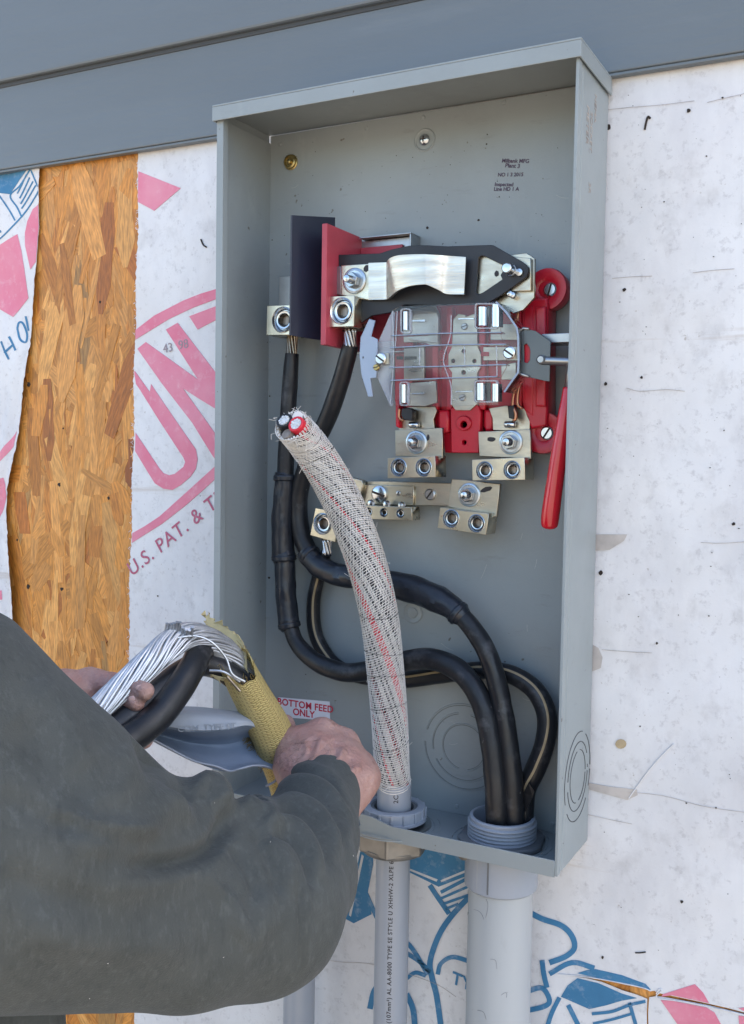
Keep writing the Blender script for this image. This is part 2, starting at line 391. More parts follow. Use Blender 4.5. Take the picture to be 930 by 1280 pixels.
def flakes(name, x0, x1, z0, z1, count, parent):
    vs, fs, cols, uvs = [], [], [], []
    tones = [(.62, .35, .115), (.66, .39, .15), (.56, .29, .075), (.50, .24, .055), (.60, .33, .10), (.68, .43, .18), (.40, .165, .035), (.58, .31, .08), (.29, .10, .022), (.36, .24, .11)]
    wts = [5, 5, 5, 3.5, 5, 4, 1.2, 5, .5, .6]; wts = np.array(wts)/sum(wts)
    for i in range(count):
        x, z = rng.uniform(x0, x1), rng.uniform(z0, z1)
        ln = rng.uniform(.045, .17); wd = rng.uniform(.008, .032)
        a = pi/2+rng.normal(0, .26) if rng.rand() < .90 else rng.uniform(0, pi)
        if rng.rand() < .15: ln *= .35
        col = np.array(tones[rng.choice(len(tones), p=wts)])*rng.uniform(.78, 1.14)*np.array((1.0, .76, .47))
        d = np.array([cos(a), sin(a)]); e = np.array([-d[1], d[0]])
        k = 5; top = []; bot = []
        o1 = rng.uniform(0, 1, 8)
        sk = rng.uniform(-.5, .5)*wd
        for j in range(k):
            t = j/(k-1); wj = wd*(.5+.12*rng.uniform(-1, 1))
            if j in (0, k-1): wj *= rng.uniform(.25, .95)
            off = sk*(t-.5)
            top.append((t, off+wj)); bot.append((t, off-wj*rng.uniform(.8, 1.1)))
        ring = top+bot[::-1]; y = YO-.0002-.0019*i/count-.0002*rng.rand(); n0 = len(vs)
        tx, tz = rng.normal(0, .004, 2)
        U0, V0 = rng.uniform(0, 20, 2)
        for t, s_ in ring:
            p_ = d*(t-.5)*ln+e*s_
            vs.append((x+p_[0], y+tx*p_[0]+tz*p_[1]*.3, z+p_[1]))
        m_ = len(ring)
        for t, s_ in ring:
            vs.append((vs[n0+len(vs)-n0-m_][0], YO+.0001, vs[n0+len(vs)-n0-m_][2]))
        F = [tuple(n0+q for q in range(m_))]+[(n0+q, n0+q+m_, n0+(q+1) % m_+m_, n0+(q+1) % m_) for q in range(m_)]
        for f in F: fs.append(f); cols.append(col); 
        uvs.append((n0, m_, [(U0+t*ln*30, V0+s_*30/8) for t, s_ in ring]))
    me = bpy.data.meshes.new(name); me.from_pydata(vs, [], fs)
    ca = me.color_attributes.new('tone', 'FLOAT_COLOR', 'CORNER')
    u = me.uv_layers.new(name='UVMap'); vuv = {}
    for n0, m_, l in uvs:
        for q in range(m_): vuv[n0+q] = l[q]; vuv[n0+m_+q] = l[q]
    for pi_, p_ in enumerate(me.polygons):
        for li in p_.loop_indices:
            ca.data[li].color = (*cols[pi_], 1); u.data[li].uv = vuv[me.loops[li].vertex_index]
    return stuff(obj(name, me, m_flk, parent))
flakes('wood_strand', -.50, -.17, -.62, .80, 2600, wall)
flakes('wood_strand', .33, .62, -.22, -.08, 420, wall)
sp = MB()
for (a, b_, r) in c('A', [(118, 998, 10), (415, 655, 7), (278, 1050, 5)] and [(118, 998), (415, 655), (278, 1050)]) and [(*c('A', (118, 998)), 3.4), (*c('A', (415, 655)), 2.2), (*c('B', (236, 402)), 3), (*c('B', (434, 457)), 2.4), (*c('B', (112, 812)), 3.4), (*c('B', (247, 822)), 3), (*c('B', (68, 625)), 2), (*c('B', (253, 178)), 1.4)]:
    q = P(a, b_, YO-.0025); sp.prism([(q.x+r*.001*cos(t)*rng.uniform(.5, 1.2), q.y, q.z+r*.001*sin(t)*rng.uniform(.6, 1.2)) for t in np.linspace(0, 2*pi, 10)[:-1]], (0, .001, 0))
obj('nail_hole', sp, m_hole, wall)

# ------------------------------------------------------------------ house wrap sheets (flat print is thin ink on them)
def xz(pts, Y): return [(q.x, q.z) for q in (P(a, b_, Y) for a, b_ in pts)]
wrap = thing('house_wrap', 'white house wrap sheet behind the meter box, printed pink and blue, soiled and stapled', 'house wrap', (.6, YW, -1.25))
edge = []
e_px = [(174, 150), (173, 190), (172, 280), (168, 450), (166.5, 560), (163, 690), (161, 800), (162, 930), (167, 1250), (168, 1300)]
zs = np.linspace(e_px[0][1], e_px[-1][1], 420)
ex = np.interp(zs, [q[1] for q in e_px], [q[0] for q in e_px])
for i, (u, v) in enumerate(zip(ex, zs)):
    q = P(u+rng.normal(0, .45)+.8*sin(v*.05), v, YW); edge.append((q.x, q.z))
edge[0] = (edge[0][0], 3.1); edge.append((edge[-1][0], -1.24))
outer = edge+[(7, -1.24), (7, 3.1)]
slit = xz(c('R', [(185, 345), (260, 350), (345, 366), (400, 376), (455, 388), (520, 400), (555, 414), (572, 412), (582, 420), (640, 432), (780, 462), (860, 480), (935, 500), (935, 506), (860, 488), (780, 469), (640, 443), (580, 434), (550, 438), (546, 500), (547, 560), (541, 560), (540, 500), (542, 445), (500, 428), (440, 410), (400, 393), (360, 377), (300, 362), (240, 353)]), YW)
me = plate_mesh(outer, [slit], YW, .0006)
obj('wrap_sheet', me, m_wrap, wrap)
YP = YW-.0006
def prt(name, pts, m, parent=None, k=None, Y=None, holes=()):
    if k: pts = c(k, pts); holes = [c(k, h) for h in holes]
    Y = YP if Y is None else Y
    return obj(name, plate_mesh(xz(pts, Y), [xz(h, Y) for h in holes], Y, .0004), m, parent or wrap)
def band(pts, w_):
    """px polyline -> ribbon outline"""
    s = catmull([(x, y) for x, y in pts], 6); a, b2 = [], []
    for i, q in enumerate(s):
        d = s[min(i+1, len(s)-1)]-s[max(i-1, 0)]; d = d/(np.hypot(*d)+1e-9); n = np.array([-d[1], d[0]])*w_/2
        a.append(tuple(q+n)); b2.append(tuple(q-n))
    return a+b2[::-1]
prt('pink_print', [(574, 113), (750, 183), (640, 277), (572, 240)], m_pink, k='A')
prt('pink_print', [(562, 772), (640, 712), (760, 650), (830, 622), (920, 595), (920, 635), (800, 680), (700, 727), (562, 812)], m_pink, k='A')
prt('pink_print', [(785, 715), (920, 664), (920, 718), (820, 770)], m_pink, k='A')
nA = c('A', [(570, 850), (605, 822), (822, 978), (688, 770), (737, 742), (905, 962), (920, 985), (920, 1115), (830, 1060), (760, 1015)]) + c('B', [(860, 195), (890, 240), (890, 340), (850, 285), (770, 155)]) + c('A', [(673, 996)])
prt('letter_print', nA, m_pink)
prt('letter_print', c('A', [(556, 943), (560, 943), (622, 1030)])+c('B', [(605, 0), (700, 140), (785, 262), (792, 300), (785, 340), (765, 370), (725, 405), (690, 425), (655, 420), (620, 398), (590, 350), (541, 268), (543, 195), (640, 340), (655, 357), (678, 366), (700, 360), (735, 332), (742, 312), (735, 295), (640, 150), (560, 22), (545, 0)]), m_pink)
prt('pink_print', [(530, 598), (580, 570), (640, 530), (740, 440), (870, 322), (880, 365), (800, 438), (740, 490), (650, 560), (528, 637)], m_pink, k='B')
wall_text('wording_print', 'U.S. PAT. & TM', *c('B', (528, 772)), YP-.0001, .0265, radians(35), m_pink2, wrap, off=.0001, sp=1.12)
wall_text('number_mark', '43  98', *c('A', (678, 868)), YP-.0003, .016, radians(8), m_pencil, wrap)
# pink blocks low on the right
prt('pink_print', [(598, 436), (605, 426), (733, 386), (766, 420), (790, 462), (640, 430)], m_pink, k='R')
prt('pink_print', [(596, 450), (640, 452), (780, 480), (812, 500), (850, 570), (680, 570)], m_pink, k='R')
prt('pink_print', [(908, 482), (960, 476), (960, 495), (930, 494)], m_pink, k='R')
prt('pink_print', [(908, 512), (960, 520), (960, 560), (912, 560)], m_pink, k='R')
# plain blue decoration in place of the cartoon
prt('blue_print', [(5, 440), (38, 300), (78, 118), (135, 150), (135, 190), (108, 330), (128, 420), (45, 462)], m_blue, k='L', holes=[[(22, 425), (32, 432), (92, 150), (82, 140)]])
prt('blue_print', [(290, 120), (590, 120), (590, 215), (575, 240), (440, 292), (290, 218)], m_blue, k='L', holes=[[(300, 205), (300, 216), (430, 270), (436, 258)], [(448, 262), (450, 272), (574, 222), (574, 210)]])
def bs(pts, w_, k='L'): prt('blue_line', band(c(k, pts), w_*CR[k][2]), m_blue, Y=YP-.0003)
bs([(398, 285), (436, 342), (488, 418)], 22); bs([(450, 318), (580, 250)], 16); bs([(452, 346), (580, 290)], 12); bs([(462, 372), (580, 330)], 12); bs([(470, 396), (530, 372)], 12)
bs([(590, 330), (500, 428), (440, 520), (400, 640), (410, 720), (430, 800), (450, 940)], 26)
bs([(290, 600), (350, 640), (400, 690)], 20); bs([(435, 700), (450, 650), (500, 620), (560, 632), (600, 650)], 20)
bs([(100, 320), (180, 480), (300, 560), (390, 700)], 20); bs([(290, 720), (330, 692), (380, 706)], 18); bs([(120, 860), (135, 790), (150, 760)], 26); bs([(290, 790), (320, 860), (330, 950)], 26)
bs([(60, 92), (120, 124), (195, 150), (238, 190), (250, 240), (215, 275), (150, 300)], 22, 'R'); bs([(150, 345), (240, 300), (330, 322)], 20, 'R')
bs([(60, 415), (120, 402), (150, 450), (130, 475), (60, 492)], 20, 'R'); bs([(120, 290), (128, 350), (140, 400)], 20, 'R')
bs([(190, 440), (160, 500), (140, 560)], 18, 'R'); bs([(225, 470), (260, 540), (270, 560)], 18, 'R'); bs([(320, 505), (400, 496), (470, 470), (535, 455)], 12, 'R'); bs([(325, 545), (400, 528), (480, 505)], 10, 'R'); bs([(470, 460), (495, 545), (500, 560)], 14, 'R')
prt('blue_print', [(262, 342), (300, 330), (335, 326), (440, 350), (535, 385), (556, 408), (540, 408), (455, 384), (345, 362)], m_blue, k='R')
prt('blue_print', [(196, 436), (222, 392), (262, 362), (345, 382), (395, 404), (440, 424), (500, 442), (440, 452), (380, 470), (310, 486), (255, 462)], m_blue, k='R')
wall_text('wording_print', 'TYV', *c('L', (498, 738)), YP-.0003, .020, radians(-8), m_blue, wrap, off=.0004)
# fine marks: staples, specks, scratches, soiled laps
mk = MB()
def speck(u, v, r, mb=mk, Y=YP-.0004, ar=1):
    q = P(u, v, Y); mb.prism([(q.x+r*.001*cos(t)*rng.uniform(.6, 1.2)*ar, q.y, q.z+r*.001*sin(t)*rng.uniform(.6, 1.2)) for t in np.linspace(0, 2*pi, 9)[:-1]], (0, .0004, 0))
for u, v, r in [(760, 159, 3.2), (812, 137, 0), (861, 138, 2), (780, 362, 2), (757, 480, 2), (903, 122, 1), (883, 195, .8), (830, 252, .8), (917, 655, 1.8), (751, 716, 2.4), (821, 804, 1.4), (753, 1197, 1.6), (852, 1127, 1.7), (895, 1010, 1), (197, 745, 1.2), (800, 908, 0.8), (741, 520, .9), (858, 1004, .9), (740, 300, .7), (905, 538, .8), (802, 472, 1.5), (737, 305, .8), (886, 770, .7), (250, 620, .7)]:
    if r: speck(u, v, r)
for i in range(60):
    u, v = rng.uniform(740, 930), rng.uniform(110, 1200); speck(u, v, rng.uniform(.2, .5), ar=rng.uniform(.7, 2))
stuff(obj('speck', mk, m_hole, wrap))
def scratch(name, pts, r, m, par=None, Y=YP-.0004):
    w_, rr = pxpath([(a, b_, Y, r) for a, b_ in pts], 5); mb = MB(); tube(mb, w_, rr, 5)
    return obj(name, mb, m, par or wrap)
m_soil = mat('soil_line', (.50, .44, .40), .8, var=.5, vs=60)
m_wrapc = m_wrap
for nm, pts, r, m in [('staple', [(806, 162), (808, 152), (810, 146), (813, 148)], .0011, m_hole), ('staple', [(251, 299), (254, 306), (258, 309)], .0010, m_hole), ('staple', [(794, 1191), (800, 1191), (807, 1190)], .0007, m_hole)]:
    scratch(nm, pts, r, m)
for pts in [[(760, 137), (790, 134), (828, 131), (868, 126)], [(884, 128), (905, 123), (935, 116)], [(765, 348), (790, 346), (815, 345)], [(866, 341), (890, 338), (918, 336)], [(783, 485), (800, 489), (833, 487), (856, 489)], [(876, 678), (900, 679), (935, 677)], [(752, 812), (790, 815), (815, 816)], [(730, 1017), (760, 1024), (790, 1030)], [(785, 990), (830, 995), (880, 1008), (935, 1016)], [(400, 1195), (420, 1202), (470, 1206), (540, 1228), (570, 1246)]]:
    scratch('soiled_crease', pts, .00022, m_soil)
scratch('tear_fold', [(786, 998), (795, 985), (812, 962), (826, 946), (842, 930)], .0007, m_wrap)
# brown drip patches and glue dot
m_patch = mat('glue_patch', (.52, .48, .45), .35, var=.25, vs=60)
m_dot = mat('tan_sealant_dot', (.46, .36, .22), .5, var=.3, vs=90)
prt('glue_patch', [(741, 806), (748, 810), (753, 822), (751, 835), (741, 839), (735, 838), (735, 808)], m_patch, Y=YP-.0003)
prt('glue_patch', [(733, 668), (784, 668), (780, 676), (762, 687), (745, 688), (733, 684)], m_patch, Y=YP-.0003)
prt('glue_patch', [(733, 978), (760, 983), (796, 987), (797, 994), (784, 1000), (755, 992), (733, 986)], m_patch, Y=YP-.0003)
prt('sealant_dot', circ(776, 930, 7, 12, 6), m_dot, Y=YP-.0003)
# fuzzy torn fibres
fz = MB()
for i in range(150):
    v = rng.choice(zs); u = np.interp(v, zs, ex); q = P(u, v, YW-.0008)
    l = rng.uniform(.001, .0045)*(2 if rng.rand() < .1 else 1); a = rng.uniform(-2.6, 2.6)
    tube(fz, [q, q+Vector((-l*abs(cos(a))*.7, -l*.2, l*sin(a)*.6)), q+Vector((-l*.8, -l*.3, l*sin(a)))], .00022, 4)
stuff(obj('torn_fibre', fz, m_wrapback, wrap))
# gap lips
scratch('tear_lip', c('R', [(185, 345), (300, 357), (400, 374), (520, 399), (556, 413)]), .0006, m_wrap)
scratch('tear_lip', c('R', [(578, 424), (590, 406), (600, 412), (582, 440), (700, 458), (860, 492), (940, 512)]), .0006, m_wrap)

# loose sheet at the far left
sheetL = thing('loose_house_wrap', 'torn loose strip of printed house wrap hanging left of the bare strand board', 'house wrap', (-.5, 0, -1.25))
eL = [(52, 150), (50, 215), (49, 235), (48, 290), (45, 340), (41, 395), (38, 430), (33, 470), (28, 510), (24, 545), (21, 565), (12, 610), (10, 640), (13, 680), (19, 740), (20, 790), (22, 900), (24, 1100), (26, 1300)]
def YL(x, z, ed):
    d = ed-x
    a = max(0, min(1, (.62-z)/.45))
    return .0015-.010*a*math.exp(-((d-.022)/.010)**2)-.007*a*math.exp(-((d-.045)/.008)**2)-.006*a*math.exp(-(d/.006)**2)-.0012*sin(z*40+x*60)
rows = []
for v in np.linspace(150, 1300, 260):
    u = np.interp(v, [q[1] for q in eL], [q[0] for q in eL])+rng.normal(0, .35); q = P(u, v, .002); rows.append((q.x, q.z))
ezs = [r[1] for r in rows][::-1]; exs = [r[0] for r in rows][::-1]
def edge_at(z): return float(np.interp(z, ezs, exs))
mb = MB(); mb.sheet([[(ex_-d, YL(ex_-d, z, ex_), z) for d in list(np.linspace(0, .09, 30))+[.12, .3, 1, 2.5]] for ex_, z in rows])
obj('wrap_sheet', mb, m_wrap, sheetL, smooth=True, solid=.0004)
def prtL(name, pts, m, k=None):
    if k: pts = c(k, pts)
    me = plate_mesh(xz(pts, .0015), [], 0, .0003)
    bm = bmesh.new(); bm.from_mesh(me)
    bmesh.ops.delete(bm, geom=[f for f in bm.faces if abs(f.normal.y) < .5 or f.calc_center_median().y > .00015], context='FACES')
    bmesh.ops.triangulate(bm, faces=bm.faces[:])
    for _ in range(5):
        es = [e for e in bm.edges if e.calc_length() > .006]
        if not es: break
        bmesh.ops.subdivide_edges(bm, edges=es, cuts=1)
        bmesh.ops.triangulate(bm, faces=bm.faces[:])
    for v in bm.verts:
        v.co.x = min(v.co.x, edge_at(v.co.z)-.0004); v.co.y = YL(v.co.x, v.co.z, edge_at(v.co.z))-.0006
    bm.to_mesh(me); bm.free()
    return obj(name, me, m, sheetL, solid=.0002)
prtL('pink_print', [(-60, 440), (0, 420), (75, 375), (92, 440), (105, 520), (120, 640), (55, 718), (-60, 650), (-60, 500), (25, 600), (0, 555)][:9]+[(-5, 560)], m_pink, 'A')
prtL('pink_print', [(172, 245), (135, 270), (112, 320), (104, 370), (106, 420), (130, 522), (150, 490)], m_pink, 'A')
prtL('blue_print', [(-60, 135), (0, 122), (118, 104), (80, 150), (40, 208), (0, 204), (-60, 200)], m_blue, 'A')
for q in ([(128, 108), (82, 172), (42, 214), (70, 262), (88, 300)], [(0, 215), (40, 275), (64, 318)], [(165, 180), (158, 205), (90, 300), (30, 370), (-20, 410)], [(112, 128), (70, 205)], [(126, 140), (80, 225)], [(140, 156), (84, 248)], [(152, 172), (88, 268)], [(132, 110), (160, 178)]):
    prtL('blue_line', band(c('A', q), 6*.3011), m_blue)
prtL('blue_line', band(c('A', [(-30, 380), (8, 362)]), 3), m_blue)
prtL('pink_print', [(70, 190), (20, 265), (-40, 330), (-40, 362), (20, 305), (60, 250)], m_pink, 'B')
prtL('pink_print', [(-40, 400), (20, 375), (34, 452), (4, 540), (-40, 500)], m_pink, 'B')
prtL('pink_print', [(-40, 825), (25, 825), (26, 862), (-40, 862)], m_pink, 'B')
for q in ([(8, 820), (42, 895)], [(42, 800), (72, 858)], [(24, 868), (58, 835)]): prtL('letter_print', band(c('A', q), 2.6), m_blue)
prtL('letter_print', band(c('A', [(74, 765), (88, 812), (108, 822), (112, 790), (96, 745), (80, 742), (74, 765)]), 2.4), m_blue)
prtL('letter_print', band(c('A', [(106, 715), (118, 775)]), 2.4), m_blue)

# ------------------------------------------------------------------ trim boards
tb = thing('trim_board', 'wide smooth grey painted trim board right above the meter box', 'trim board', (0, -.008, .77))
mb = MB(); mb.prism([(-3, -.008, .797), (3.4, -.008, .752), (3.4, -.008, .853), (-3, -.008, .9175)], (0, .011, 0)); 
obj('board', mb, m_trim, tb, bevel=.0015)
mb = MB(); mb.prism([(-3, -.0065, .7935), (3.4, -.0065, .7485), (3.4, -.0065, .7518), (-3, -.0065, .7968)], (0, .009, 0)); obj('drip_edge', mb, m_trim, tb, bevel=.0008)
sb = thing('siding_board', 'grey painted lap siding board overlapping the top of the trim board', 'siding board', (0, -.015, .9))
mb = MB(); mb.prism([(-3, -.016, .9195), (3.4, -.016, .855), (3.4, -.012, 1.3), (-3, -.012, 1.36)], (0, .0135, 0)); obj('board', mb, m_trim, sb, bevel=.003)
mb = MB(); mb.prism([(-3, -.0095, .914), (3.4, -.0095, .8495), (3.4, -.0095, .8552), (-3, -.0095, .9197)], (0, .004, 0)); obj('groove_strip', mb, m_seam, sb, bevel=.001)  # dark strip drawing the groove line below the siding board
fb = MB(); fb.prism([(-3, -.013, 1.362), (3.4, -.013, 1.302), (3.4, -.013, 3.2), (-3, -.013, 3.2)], (0, .012, 0)); obj('board', fb, m_trim, sb)

# ------------------------------------------------------------------ meter box
W_, D_, H_, T_ = .400, .105, .754, .0018
ZC = .768
box = thing('meter_box', 'open grey painted steel electric meter box mounted on the wall', 'meter box', (.2, 0, 0))
obj('back_panel', MB().box(T_, W_-T_, -.0035, -.0005, T_+.0003, ZC-.002), m_box, box)
# right side with a folded front hem and a shallow step
mb = MB(); mb.prism([(W_-T_, -.0002, 0), (W_-T_, -D_+.001, 0), (W_+.0012, -D_+.001, 0), (W_+.0012, -D_+.011, 0), (W_-.0006, -D_+.013, 0), (W_-.0006, -D_+.016, 0), (W_+.0006, -D_+.018, 0), (W_+.0006, -.0002, 0)], (0, 0, H_+.004))
obj('side_panel', mb, m_box, box, bevel=.0005)
mb = MB(); mb.prism([(T_, -.0002, 0), (T_, -D_+.016, 0), (.0034, -D_+.012, 0), (.0075, -D_+.010, 0), (.0075, -D_+.001, 0), (-.0012, -D_+.001, 0), (-.0012, -.0002, 0)], (0, 0, H_+.004))
obj('side_panel', mb, m_box, box, bevel=.0004)
# cap with drop lips
cap = MB(); cap.box(-.004, W_+.004, -D_-.004, -.0002, ZC, ZC+.002)
cap.box(-.004, W_+.004, -D_-.004, -D_-.0022, H_-.001, ZC-.0001)
cap.prism([(W_+.0022, -D_-.002, H_-.001), (W_+.0022, -.0004, H_-.001), (W_+.0022, -.0004, ZC-.0001), (W_+.0022, -D_-.002, ZC-.0001)], (.0018, 0, 0))
cap.prism([(-.004, -D_-.002, H_-.001), (-.004, -.0004, H_-.001), (-.004, -.0004, ZC-.0001), (-.004, -D_-.002, ZC-.0001)], (.0018, 0, 0))
obj('top_cap', cap, m_box, box, bevel=.0006)
# floor with two round openings
SC = (.2085, -.0640); LC = (.3260, -.0515)
fl = plate_mesh([(T_, .0006), (W_-T_, .0006), (W_-T_, D_-.001), (T_, D_-.001)], [circ(SC[0], -SC[1], .022, 24), circ(LC[0], -LC[1], .033, 28)], 0, .0018)
fl.transform(Matrix.Rotation(pi/2, 4, 'X')); 
mm = max(v.co.z for v in fl.vertices); fl.transform(Matrix.Translation((0, 0, T_-mm)))
if sum(v.co.y for v in fl.vertices) > 0: fl.transform(Matrix.Scale(-1, 4, (0, 1, 0)))
obj('bottom_panel', fl, m_box, box)
# front lip with the swept tongue where the cover latches
xs = [.0015, .150, .166, .175, .186, .200, .215]
up = xz([(477, 1036), (484, 1036)], -D_)
lip = [(T_, -.001), (W_-T_, -.001), (W_-T_, .0150), (.226, .0150), (.216, .0175), (.205, .0205), (.196, .0215), (.182, .0215), (.182, .0165), (.1885, .0155), (.190, .0095), (.187, .0078), (.150, .0078), (.142, .0150), (T_, .0150)]
obj('front_lip', plate_mesh(lip, [], -D_+.0005, .0016, .0003), m_box, box)
obj('lip_tongue', MB().box(.152, .188, -D_-.002, -D_+.02, .0055, .0074), m_box, box, bevel=.0008)
def ring(name, cx, cz, R, parent, gaps=(), plane='back', th=.0009, m=m_box, rr=.0005):
    mb = MB(); gaps = list(gaps) or [(0, 0)]; n = 64; seg = []
    for i in range(n+1):
        a = 2*pi*i/n; ing = any(abs((a-g_+pi) % (2*pi)-pi) < w2 for g_, w2 in gaps)
        if ing or i == n:
            if len(seg) > 1: tube(mb, seg, rr, 5)
            seg = []
            if ing: continue
        if plane == 'back': seg.append(Vector((cx+R*cos(a), -.0036, cz+R*sin(a))))
        elif plane == 'right': seg.append(Vector((W_+.0007, cx+R*cos(a), cz+R*sin(a))))
        else: seg.append(Vector((cx+R*cos(a), cz+R*sin(a), T_+.0001)))
    return obj(name, mb, m, parent)
kc = P(580, 934, -.0035)
for R, gp in ((.0475, [(1.0, .08), (3.0, .08)]), (.038, [(.4, .1), (3.5, .1), (1.57, .1)]), (.026, [(4.71, .12)])):
    ring('knockout_ring', kc.x, kc.z, R, box, gp, m=m_box, rr=.0007)
    ring('knockout_ring', kc.x, kc.z, R-.0016, box, gp, m=m_boxd, rr=.00022)
rc = [.0]; 
for R, gp in ((.044, [(1.1, .10), (3.7, .1), (5.6, .1)]), (.034, [(.3, .12), (3.2, .12)]), (.026, [(1.57, .12), (4.71, .12)])):
    ring('knockout_ring', -.043, .0795, R, box, gp, 'right', m=m_boxd, rr=.0005)
for C_, Rs in ((LC, (.046, .051)), (SC, (.044, .0405, .050))):
    for R in Rs: ring('knockout_ring', C_[0], C_[1], R, box, [(2, .15)] if R < .045 else [(pi/2, .75), (3*pi/2, .0)], 'floor', m=m_box, rr=.0006)
def ydisc(name, u, v, prof, m, parent, Y=-.0035, n=20, smooth='auto', tilt=None):
    """revolved piece standing off a face towards -Y; prof = (r, height)"""
    q = P(u, v, Y); mb = MB(); mb.lathe(prof, n, Matrix.Rotation(pi/2, 4, 'X'))
    return obj(name, mb, m, parent, loc=q, smooth=smooth)
d = ydisc('dimple', 531, 175, [(.0125, 0), (.0125, .0006), (.0115, .0012), (.0105, .0006), (.0100, .0002)], m_box, box)
s1 = ydisc('mounting_screw', 531, 175, [(.0062, .0003), (.0062, .002), (.0050, .0035), (.003, .0044), (0, .0046)], m_zinc, box, n=12)
obj('cross_slot', MB().box(-.003, .003, -.0052, -.0044, -.0006, .0006).box(-.0006, .0006, -.0053, -.0045, -.003, .003), m_hole, s1, loc=wl(s1))
s2 = ydisc('mounting_screw', 364, 203, [(.0090, 0), (.0090, .0008), (.0078, .0012), (.0078, .004), (.006, .0045), (.0058, .003), (.0028, .003), (.0028, .0062), (.001, .0068), (0, .0068)], m_brass, box)
ydisc('dimple', 516, 766, [(.0120, 0), (.0120, .0005), (.0110, .0010), (.0100, .0005), (.006, .0003), (.0055, .0012), (.0035, .0016), (0, .0017)], m_box, box)
for u, v in ((350, 180), (529, 147), (630, 128), (458, 160), (334, 1000), (571, 1008), (690, 1030)):
    ydisc('weld_dimple', u, v, [(.0028, 0), (.002, .0008), (0, .001)], m_box, box, n=10)
sk = MB()
for i in range(120): speck(rng.uniform(345, 712), rng.uniform(175, 480), rng.uniform(.15, .5), sk, -.0040)
for u, v, r in ((534, 285, 1.6), (598, 275, 1.2), (553, 305, .6), (336, 722, 1.6), (382, 843, .7), (340, 300, .8), (609, 168, .8), (337, 495, 1.0), (608, 180, .9), (624, 246, .7)): speck(u, v, r, sk, -.0040)
scb = MB()
for i in range(26):
    u, v = rng.uniform(350, 705), rng.uniform(180, 990); a_ = rng.uniform(-.6, .6)+(pi/2 if rng.rand() < .4 else 0); l_ = rng.uniform(3, 22)
    w_, _ = pxpath([(u+l_*t*cos(a_), v+l_*t*sin(a_)+1.5*sin(3*t), -.0036, 0) for t in (0, .3, .6, 1)], 3); tube(scb, w_, .00016, 4)
m_scr = mat('paint_scratch', (.42, .43, .43), .4)
stuff(obj('scratch', scb, m_scr, box))
stuff(obj('rust_speck', sk, m_hole, box))
for t, u, v, s_, a in (('Milbank MFG', 627, 203, .0056, -8), ('Plant 3', 631, 209, .0060, -10), ('NO 1 3 2015', 622, 220.5, .0052, -6), ('Inspected', 618, 232.5, .0054, -7), ('Line HD 1 A', 617, 238.5, .0054, -6)):
    wall_text('inspection_stamp', t, u, v, -.0038, s_, radians(a), m_inkp, box, off=.00012)
# embossed marks outside the right side panel
def side_text(t, y, z, s_, off=0):
    me = text_mesh(t, s_, off, align='LEFT')
    me.transform(Matrix.Translation((W_+.0009, y, z)) @ Matrix(((0, 0, 1, 0), (1, 0, 0, 0), (0, 1, 0, 0), (0, 0, 0, 1))) @ Matrix.Rotation(-pi/2, 4, 'Z')); obj('faint_marking', me, m_soil, box, fixn=False)
side_text('METER', -.075, .722, .012); side_text('SOCKET', -.062, .72, .010); side_text('NEMA', -.05, .74, .010); side_text('3R', -.062, .655, .010)
# sticker
stk = plate('warning_sticker', [(348, 871.5), (412, 877), (412.5, 901), (348, 896)], m_lab, box, -.0042, .0005, 0)
q = P(380, 882, -.0043)
wall_text('lettering', 'BOTTOM FEED', *(381, 885.6), -.0043, .0112, radians(0), m_labr, stk, off=.0003, align='CENTER', sp=1.05)
wall_text('lettering', 'ONLY', *(379.5, 895.3), -.0043, .0112, radians(0), m_labr, stk, off=.0003, align='CENTER')

# ------------------------------------------------------------------ shared hardware
def hexprof(mb, r, h0, h1, off=(0, 0)):
    pts = [(off[0]+r*cos(pi/3*i+.3), -h0, off[1]+r*sin(pi/3*i+.3)) for i in range(6)]; mb.prism(pts, (0, -(h1-h0), 0)); return mb
YR = Matrix.Rotation(pi/2, 4, 'X')
def bolt(parent, u, v, Y, R=.0125, nut=.0082, stud=.015, sr=.0042):
    q = P(u, v, Y)
    wa = obj('washer', MB().lathe([(sr, 0), (R, 0), (R, .0014), (R-.0008, .0020), (R-.0022, .0021), (R-.0026, .0017), (sr, .0017)], 28, YR), m_washer, parent, loc=q, smooth='auto')
    obj('nut', hexprof(MB(), nut*.95, .0018, .0092), m_nut, wa, loc=q, bevel=.0007)
    obj('stud', MB().lathe([(sr, .0085)]+[(sr-(.0004 if k % 2 else 0), .0085+(stud-.0085)*k/12) for k in range(1, 11)]+[(sr*.8, stud), (0, stud+.0006)], 18, YR), m_zinc, wa, loc=q, smooth='auto')
    return wa
def slot_screw(parent, u, v, Y, r=.006, h=.003, m=m_zinc, a=.6, name='slotted_screw'):
    q = P(u, v, Y); s = obj(name, MB().lathe([(r, 0), (r, h*.7), (r*.8, h), (0, h)], 20, YR), m, parent, loc=q, smooth='auto')
    mb = MB(); d = Vector((cos(a), 0, sin(a))); e = Vector((-d.z, 0, d.x))
    mb.prism([Vector((0, -h-.0002, 0))+d*r*sx*.9+e*r*.14*sy for sx, sy in ((1, 1), (-1, 1), (-1, -1), (1, -1))], (0, .0006, 0))
    obj('slot', mb, m_hole, s, loc=q); return s
